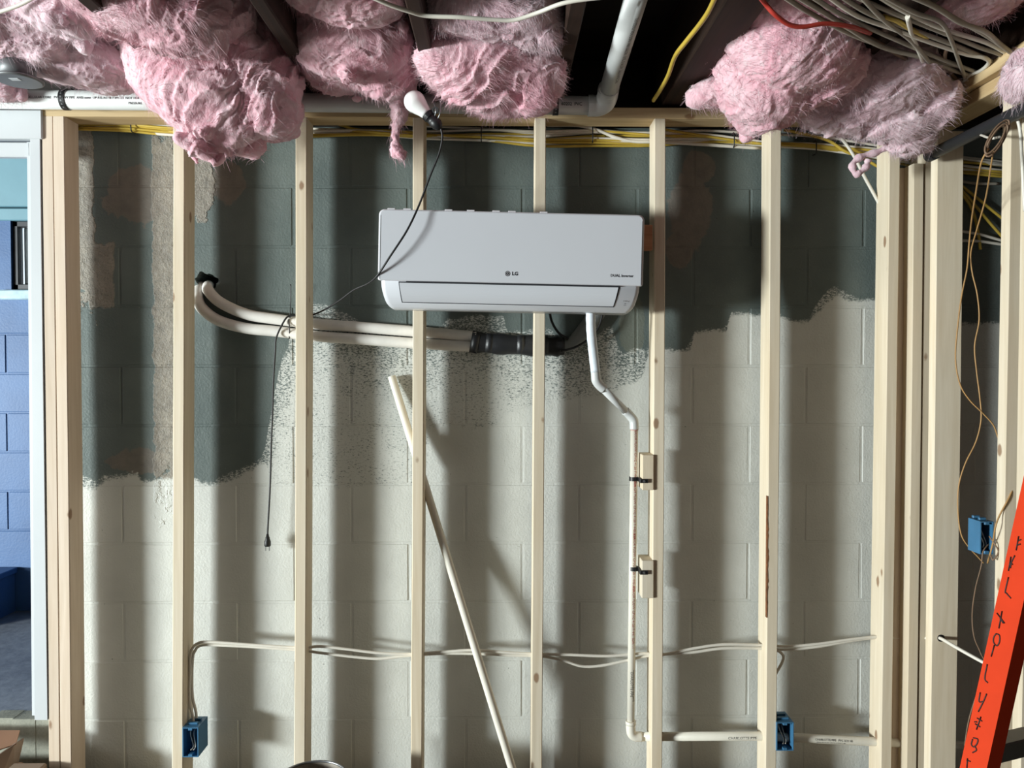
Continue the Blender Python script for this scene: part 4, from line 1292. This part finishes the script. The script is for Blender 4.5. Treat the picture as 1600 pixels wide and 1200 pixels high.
def batt(name, blobs, seed, mat, label, voxel=.0052, nf=13000, tufts=3, lump=.012, fibre=(.3, 1.0)):
    """blobs: (px, py, Y, rx_px, rz_px, ry_m)"""
    rg = np.random.default_rng(seed)
    global ico
    if ico is None:
        import bmesh
        b = bmesh.new(); bmesh.ops.create_icosphere(b, subdivisions=3, radius=1.0)
        b.verts.ensure_lookup_table()
        ico = (np.array([v.co[:] for v in b.verts]), [tuple(v.index for v in f.verts) for f in b.faces]); b.free()
    vs, fs = [], []

    def put(c, r, rot=None):
        n = len(vs)
        v = ico[0] * np.array(r)
        if rot is not None: v = v @ np.array(Euler(rot).to_matrix()).T
        vs.extend((v + np.array(c)).tolist()); fs.extend(tuple(i + n for i in f) for f in ico[1])
    for (px, py, Y, rx, rz, ry, *rot) in blobs:
        k = Y / F
        c = P(px, py, Y); r = (rx * k, ry, rz * k)
        put(c, r, (0, rot[0] if rot else rg.uniform(-.15, .15), rg.uniform(-.15, .15)))
        if min(rx, rz) < 16: continue
        for _ in range(tufts):
            d = rg.normal(size=3); d[1] = -abs(d[1]) * .8; d /= np.linalg.norm(d)
            q = np.array(c) + d * np.array(r) * .93
            s = min(r) * rg.uniform(.16, .36)
            put(q, (s * rg.uniform(.9, 1.9), s * rg.uniform(.5, .9), s * rg.uniform(.5, 1.0)), tuple(rg.uniform(-1, 1, 3)))
    me = bpy.data.meshes.new(name); me.from_pydata(vs, [], fs)
    o = bpy.data.objects.new(name, me); COL.objects.link(o)
    md = o.modifiers.new('r', 'REMESH'); md.mode = 'VOXEL'; md.voxel_size = voxel
    sm = o.modifiers.new('s', 'SMOOTH'); sm.factor = .5; sm.iterations = 30
    dg = bpy.context.evaluated_depsgraph_get()
    m2 = bpy.data.meshes.new_from_object(o.evaluated_get(dg))
    o.modifiers.clear(); o.data = m2; bpy.data.meshes.remove(me)
    n = len(m2.vertices)
    co = np.empty(n * 3); m2.vertices.foreach_get('co', co); co = co.reshape(-1, 3)
    no = np.empty(n * 3); m2.vertices.foreach_get('normal', no); no = no.reshape(-1, 3)
    # fibres run mostly across and downward; warp the domain so folds curl
    w = np.stack([vnoise(co * 7 + 11.3, seed + 1), vnoise(co * 7 + 37.1, seed + 2), vnoise(co * 7 + 71.7, seed + 3)], 1)
    w2 = np.stack([vnoise(co * 21 + 3.3, seed + 4), vnoise(co * 21 + 17.1, seed + 5), vnoise(co * 21 + 51.7, seed + 6)], 1)
    q = co + w * .05 + w2 * .012
    th = rg.uniform(*fibre)
    R = np.array([[math.cos(th), 0, math.sin(th)], [0, 1, 0], [-math.sin(th), 0, math.cos(th)]])
    qa = (q @ R.T)
    d = .007 + vnoise(q * 9, seed + 7) * lump
    # torn overlapping layers: an uneven saw profile across the fibre direction
    sw = qa[:, 2] * 15 + 1.5 * vnoise(q * 5 + 5, seed + 15) + .55 * vnoise(q * 17 + 9, seed + 16)
    fr = sw - np.floor(sw)
    amp = np.clip(vnoise(co * 6 + 2.2, seed + 17) + .45, 0, 1)
    d += (fr ** 1.6 - .4) * .014 * amp
    sw2 = qa[:, 2] * 40 + qa[:, 0] * 6 + 1.6 * vnoise(q * 12, seed + 18) + .5 * vnoise(q * 40, seed + 19)
    fr2 = sw2 - np.floor(sw2)
    d += (fr2 ** 1.5 - .4) * .0055 * np.clip(vnoise(co * 11 + 7.2, seed + 20) + .35, 0, 1)
    d += (1 - 2 * np.abs(vnoise(qa * np.array([14, 30, 70]), seed + 9))) * .0028
    d += (1 - 2 * np.abs(vnoise(qa * np.array([34, 64, 170]), seed + 10))) * .0016
    tang = np.stack([vnoise(q * 26, seed + 12), vnoise(q * 26, seed + 13), vnoise(q * 26, seed + 14)], 1) * .004
    co = co + no * d[:, None] + tang
    m2.vertices.foreach_set('co', co.ravel())
    m2.polygons.foreach_set('use_smooth', np.ones(len(m2.polygons), bool))
    m2.update()
    m2.materials.clear(); m2.materials.append(M[mat])
    o.name = name
    tag(o, label, 'insulation', 'pink insulation batts')
    # loose fibres lying on and sticking out of the surface
    m2.vertices.foreach_get('normal', no.reshape(-1)); 
    nn = np.empty(n * 3); m2.vertices.foreach_get('normal', nn); nn = nn.reshape(-1, 3)
    idx = rg.integers(0, n, nf)
    p0 = co[idx]; N0 = nn[idx]
    fld = np.stack([vnoise(p0 * 9, seed + 21), vnoise(p0 * 9, seed + 22), vnoise(p0 * 9, seed + 23)], 1) * 2.6
    t = rg.normal(size=(nf, 3)) * .35 + fld; t[:, 2] -= .5; t -= N0 * np.sum(t * N0, 1)[:, None]
    t /= np.linalg.norm(t, axis=1)[:, None] + 1e-9
    L = rg.uniform(.010, .036, nf)
    lift = rg.uniform(.0, 1.0, nf) ** 3 * .65 + .04
    bend = rg.normal(size=(nf, 3)) * .35
    V, Fc = [], []
    wv = np.cross(t, N0) * (rg.uniform(.00018, .0006, nf))[:, None]
    S = 3
    for s in range(S + 1):
        u = s / S
        c = p0 + t * (L * u)[:, None] + N0 * (L * lift * u * (1 - .6 * u))[:, None] + bend * (L * u * u * .5)[:, None]
        c[:, 2] -= L * u * u * .3
        ww = wv * (1 - .7 * u)
        V.append(c - ww); V.append(c + ww)
    V = np.concatenate(V)
    for s in range(S):
        a = np.arange(nf) + 2 * s * nf
        Fc.append(np.stack([a, a + nf, a + 3 * nf, a + 2 * nf], 1))
    Fc = np.concatenate(Fc)
    fm = bpy.data.meshes.new('loose_fibres'); fm.from_pydata(V.tolist(), [], Fc.tolist())
    fo = link('loose_fibres', fm, M[mat], o); fo['kind'] = 'stuff'
    return o


batt('insulation_batt', [(55, 35, 2.24, 92, 58, .12), (15, 15, 2.2, 80, 60, .12), (118, 85, 2.34, 80, 42, .10), (165, 112, 2.40, 48, 26, .08), (110, -10, 2.1, 80, 60, .12)], 11, 'pink_grey',
     'greyish pink insulation batt sagging above the door header')
batt('insulation_batt', [(150, -20, 2.02, 75, 45, .10), (215, 5, 2.04, 95, 50, .10), (285, 30, 2.07, 78, 48, .09), (320, 60, 2.10, 35, 25, .06)], 21, 'pink', 'upper folded pink batt lying over the largest hanging batt')
batt('insulation_batt', [(305, 100, 2.31, 92, 138, .12, -.72), (398, 95, 2.33, 62, 118, .11, -.28), (345, 178, 2.39, 66, 58, .10, -.5), (366, 216, 2.43, 46, 20, .06, .25), (428, 178, 2.41, 42, 36, .08), (290, 10, 2.18, 110, 60, .12), (418, 205, 2.44, 52, 11, .05, .05), (298, 232, 2.47, 4, 26, .008, -.4)], 31, 'pink',
     'largest pink batt, drooping lowest over two studs')
batt('insulation_batt', [(535, -8, 2.06, 100, 38, .11), (550, 58, 2.28, 96, 66, .12), (595, 98, 2.36, 58, 50, .10), (535, 100, 2.36, 62, 36, .09), (515, 110, 2.38, 30, 24, .05), (628, 125, 2.44, 26, 32, .05), (622, 170, 2.45, 12, 34, .022), (618, 206, 2.45, 7, 26, .010), (624, 236, 2.45, 9, 12, .010), (612, 225, 2.45, 3, 20, .006), (556, 140, 2.42, 4, 18, .008)], 41, 'pink',
     'pink batt with a long torn shred hanging beside the bulb')
batt('insulation_batt', [(770, 8, 2.08, 100, 44, .10), (715, 15, 2.1, 40, 34, .08), (835, 30, 2.12, 45, 42, .08)], 51, 'pink_grey', 'dusty folded pink batt above the batt over the air conditioner')
batt('insulation_batt', [(760, 105, 2.30, 98, 58, .12), (695, 95, 2.28, 42, 42, .09), (835, 110, 2.32, 44, 62, .10), (770, 152, 2.36, 55, 26, .08), (815, 150, 2.36, 48, 28, .07), (874, 112, 2.26, 5, 22, .008)], 61, 'pink',
     'rounded pink batt bulging down above the air conditioner')
batt('insulation_batt', [(1235, 50, 2.14, 100, 85, .12, .5), (1205, 110, 2.26, 78, 92, .12, .55), (1265, 100, 2.24, 74, 62, .11), (1120, 142, 2.42, 42, 16, .06, -.3), (1180, 165, 2.40, 40, 38, .08), (1220, -5, 2.05, 95, 40, .11), (1168, 203, 2.47, 9, 16, .02)], 71, 'pink',
     'pink batt hanging beside the wide joist under the red cable')
batt('insulation_batt', [(1385, 125, 2.30, 84, 56, .11, -.2), (1330, 165, 2.38, 74, 40, .09), (1405, 170, 2.38, 70, 46, .09), (1425, 212, 2.42, 34, 28, .06), (1285, 182, 2.44, 36, 13, .06), (1455, 155, 2.34, 40, 36, .08), (1335, 190, 2.44, 48, 16, .05)], 81, 'pink_grey',
     'dull pink batt sagging into the corner below the cable tangle')
batt('insulation_batt', [(1530, -5, 2.0, 75, 30, .10), (1480, 8, 2.0, 30, 20, .06)], 91, 'pink', 'small pink batt above the cable tangle', nf=3500)
batt('insulation_batt', [(1600, 125, 2.0, 26, 26, .06), (1612, 100, 2.0, 24, 30, .06)], 101, 'pink_grey', 'small pink wad stuffed above the side wall plate', nf=2000)
batt('insulation_batt', [(5, 142, 2.5, 22, 10, .03), (34, 148, 2.5, 5, 10, .008)], 111, 'pink_grey', 'scrap of pink fibre under the grey ceiling box', nf=900)
# torn loop of fibre hanging on the slanting cable
tag(MB().tube(pxs([(1395, 225, 2.47), (1370, 238, 2.48), (1345, 245, 2.48), (1332, 258, 2.48), (1338, 272, 2.48), (1352, 262, 2.48), (1356, 250, 2.48)], sub=5), [.011 + .003 * math.sin(i * 1.3) for i in range(31)], 8).build('fibre_shred', M['pink_grey']),
    'twisted pink fibre shred looped over the slanting white cable', 'insulation')

# ------------------------------------------------------------------ orange ladder
ld = empty('step_ladder', tuple(P(1542, 1200, 1.75))); tag(ld, 'orange step ladder with black marker writing on its rail', 'ladder')
YL0 = 1.75
LA = math.radians(20)
LU = Vector((math.cos(LA), math.sin(LA), 0)); LW = Vector((-math.sin(LA), math.cos(LA), 0))
fa, fb = P(1600, 937, YL0), P(1542, 1200, YL0)
dl = (fa - fb) / (fa.z - fb.z)
WEB, FLG, T = .063, .046, .004


def rail_p(z):
    """front outer edge of the near rail at height z"""
    return fb + dl * (z - fb.z)


HALF = .30       # half width of the ladder at the height of fb


def rail(side, name):
    m = MB()
    def sl(u0, u1, w0, w1):
        vs = []
        for z in (0.0, 1.78):
            base = rail_p(z)
            if side < 0:
                base = base + LU * (2 * (HALF - (dl.dot(LU)) * (z - fb.z)))
            for (u, w) in ((u0, w0), (u1, w0), (u1, w1), (u0, w1)):
                q = base + LU * (u * side) + LW * w
                vs.append((q.x, q.y, z))
        m.add(vs, [(0, 1, 2, 3), (4, 5, 6, 7), (0, 1, 5, 4), (1, 2, 6, 5), (2, 3, 7, 6), (3, 0, 4, 7)])
    sl(0, T, 0, WEB); sl(T, FLG, 0, T); sl(T, FLG, WEB - T, WEB)
    return m.build(name, M['orange'], ld)


rail(1, 'rail'); rail(-1, 'rail')
ML = Matrix.Rotation(LA, 4, 'Z')
zr = P(1590, 1170, 1.80).z
for q in range(-1, 5):
    z = zr + q * .30
    if z < .1 or z > 1.7: continue
    p0 = rail_p(z); w_ = 2 * (HALF - dl.dot(LU) * (z - fb.z))
    MB().box((.0045, .006, z - .022), (w_ - .0045, WEB - .006, z + .022), .003, Matrix.Translation((p0.x, p0.y, 0)) @ ML).build('step', M['ladder_step'], ld)
p0 = rail_p(1.78); w_ = 2 * (HALF - dl.dot(LU) * (1.78 - fb.z))
MB().box((-.01, -.01, 1.781), (w_ + .01, WEB + .1, 1.82), .008, Matrix.Translation((p0.x, p0.y, 0)) @ ML).build('top_cap', M['orange'], ld)
# handwriting on the web
nrm = LW.cross(dl).normalized()
if nrm.x > 0: nrm = -nrm


def onrail(px, py):
    d = ray(px, py); t = (fb - ORG).dot(nrm) / d.dot(nrm)
    return ORG + d * t + nrm * .0008


STROKES = [
    [(1592, 838), (1588, 860)], [(1591, 845), (1596, 843)], [(1590, 852), (1595, 850)], [(1586, 868), (1581, 878), (1579, 888)], [(1580, 870), (1576, 892)], [(1578, 880), (1583, 882)],
    [(1576, 902), (1571, 924), (1573, 927), (1580, 935)],                                   # L
    [(1566, 955), (1561, 982)], [(1558, 958), (1570, 974)], [(1563, 966), (1568, 974)],
    [(1557, 990), (1553, 996), (1553, 1004), (1558, 1009), (1562, 1003), (1562, 993), (1557, 990)], [(1554, 1008), (1549, 1026)],   # Q
    [(1543, 1038), (1539, 1060), (1544, 1067)],                                              # L
    [(1532, 1082), (1530, 1096), (1536, 1096)], [(1542, 1084), (1537, 1096), (1529, 1112)],  # Y
    [(1527, 1122), (1535, 1127)], [(1524, 1131), (1532, 1136)], [(1533, 1120), (1526, 1140)], [(1527, 1128), (1523, 1128)],
    [(1520, 1155), (1518, 1163), (1522, 1167), (1527, 1162), (1528, 1155), (1521, 1153)], [(1523, 1165), (1526, 1172), (1520, 1176)],
    [(1512, 1185), (1511, 1200)], [(1511, 1188), (1517, 1190)],
]
for s_ in STROKES:
    pts = [onrail(*q) for q in s_]
    if len(pts) > 2: pts = spline(pts, 4)
    MB().tube(pts, .0016, 6).build('marker_stroke', M['marker'], ld)

# ------------------------------------------------------------------ bits along the bottom edge
pc = P(471, 1188, 2.30)
pl_ = empty('metal_pail', (pc.x, 2.42, 0)); tag(pl_, 'round metal pail rim peeking up at the bottom edge', 'pail')
zt2 = P(471, 1187.5, 2.53).z
MB().lathe([(.085, .0), (.088, .004), (.108, zt2 - .006)], (pc.x, 2.42, 0), (0, 0, 1), 36, caps=False).build('side', M['steel_rim'], pl_)
MB().lathe([(.085, .001), (.085, .003)], (pc.x, 2.42, 0), (0, 0, 1), 36).build('bottom', M['steel_rim'], pl_)
tor = [Vector((pc.x + .109 * math.cos(a), 2.42 + .109 * math.sin(a), zt2 - .004)) for a in np.linspace(0, 2 * math.pi, 49)]
MB().tube(tor, .004, 8, caps=False).build('rim', M['steel'], pl_)

bxr = empty('cardboard_box', tuple(P(0, 1200, 2.2))); tag(bxr, 'open brown cardboard box below the door opening', 'box')


def quad_slab(pts, th, name, mat, parent):
    pts = [Vector(p) for p in pts]
    nn_ = (pts[1] - pts[0]).cross(pts[2] - pts[0]).normalized() * th
    m = MB(); n = len(pts); vs = pts + [p + nn_ for p in pts]
    m.add(vs, [tuple(range(n)), tuple(n + k for k in reversed(range(n)))] + [(k, (k + 1) % n, n + (k + 1) % n, n + k) for k in range(n)])
    return m.build(name, mat, parent)


quad_slab([P(-160, 1141, 2.70), P(31, 1141, 2.70), P(25, 1162, 2.63), P(-160, 1225, 2.44)], .004, 'flap', M['cardboard'], bxr)
quad_slab([P(25, 1161, 2.63), P(38, 1153, 2.70), P(20, 1230, 2.64), P(-10, 1250, 2.56), P(-30, 1200, 2.56)], .004, 'flap', M['cardboard_in'], bxr)
b = P(20, 1200, 2.62)
MB().box((P(-160, 1200, 2.55).x, 2.42, 0), (b.x, 2.68, b.z - .01), .003).build('body', M['cardboard'], bxr)
a = P(20, 1190, 2.60); b = P(74, 1235, 2.60)
tag(MB().box((a.x, 2.52, 0), (b.x, 2.605, P(60, 1191, 2.605).z), .006).build('cardboard_box', M['cardboard_in']), 'small closed cardboard box at the foot of the jack stud', 'box')
for o in COL.objects:
    if '_local' in o: del o['_local']
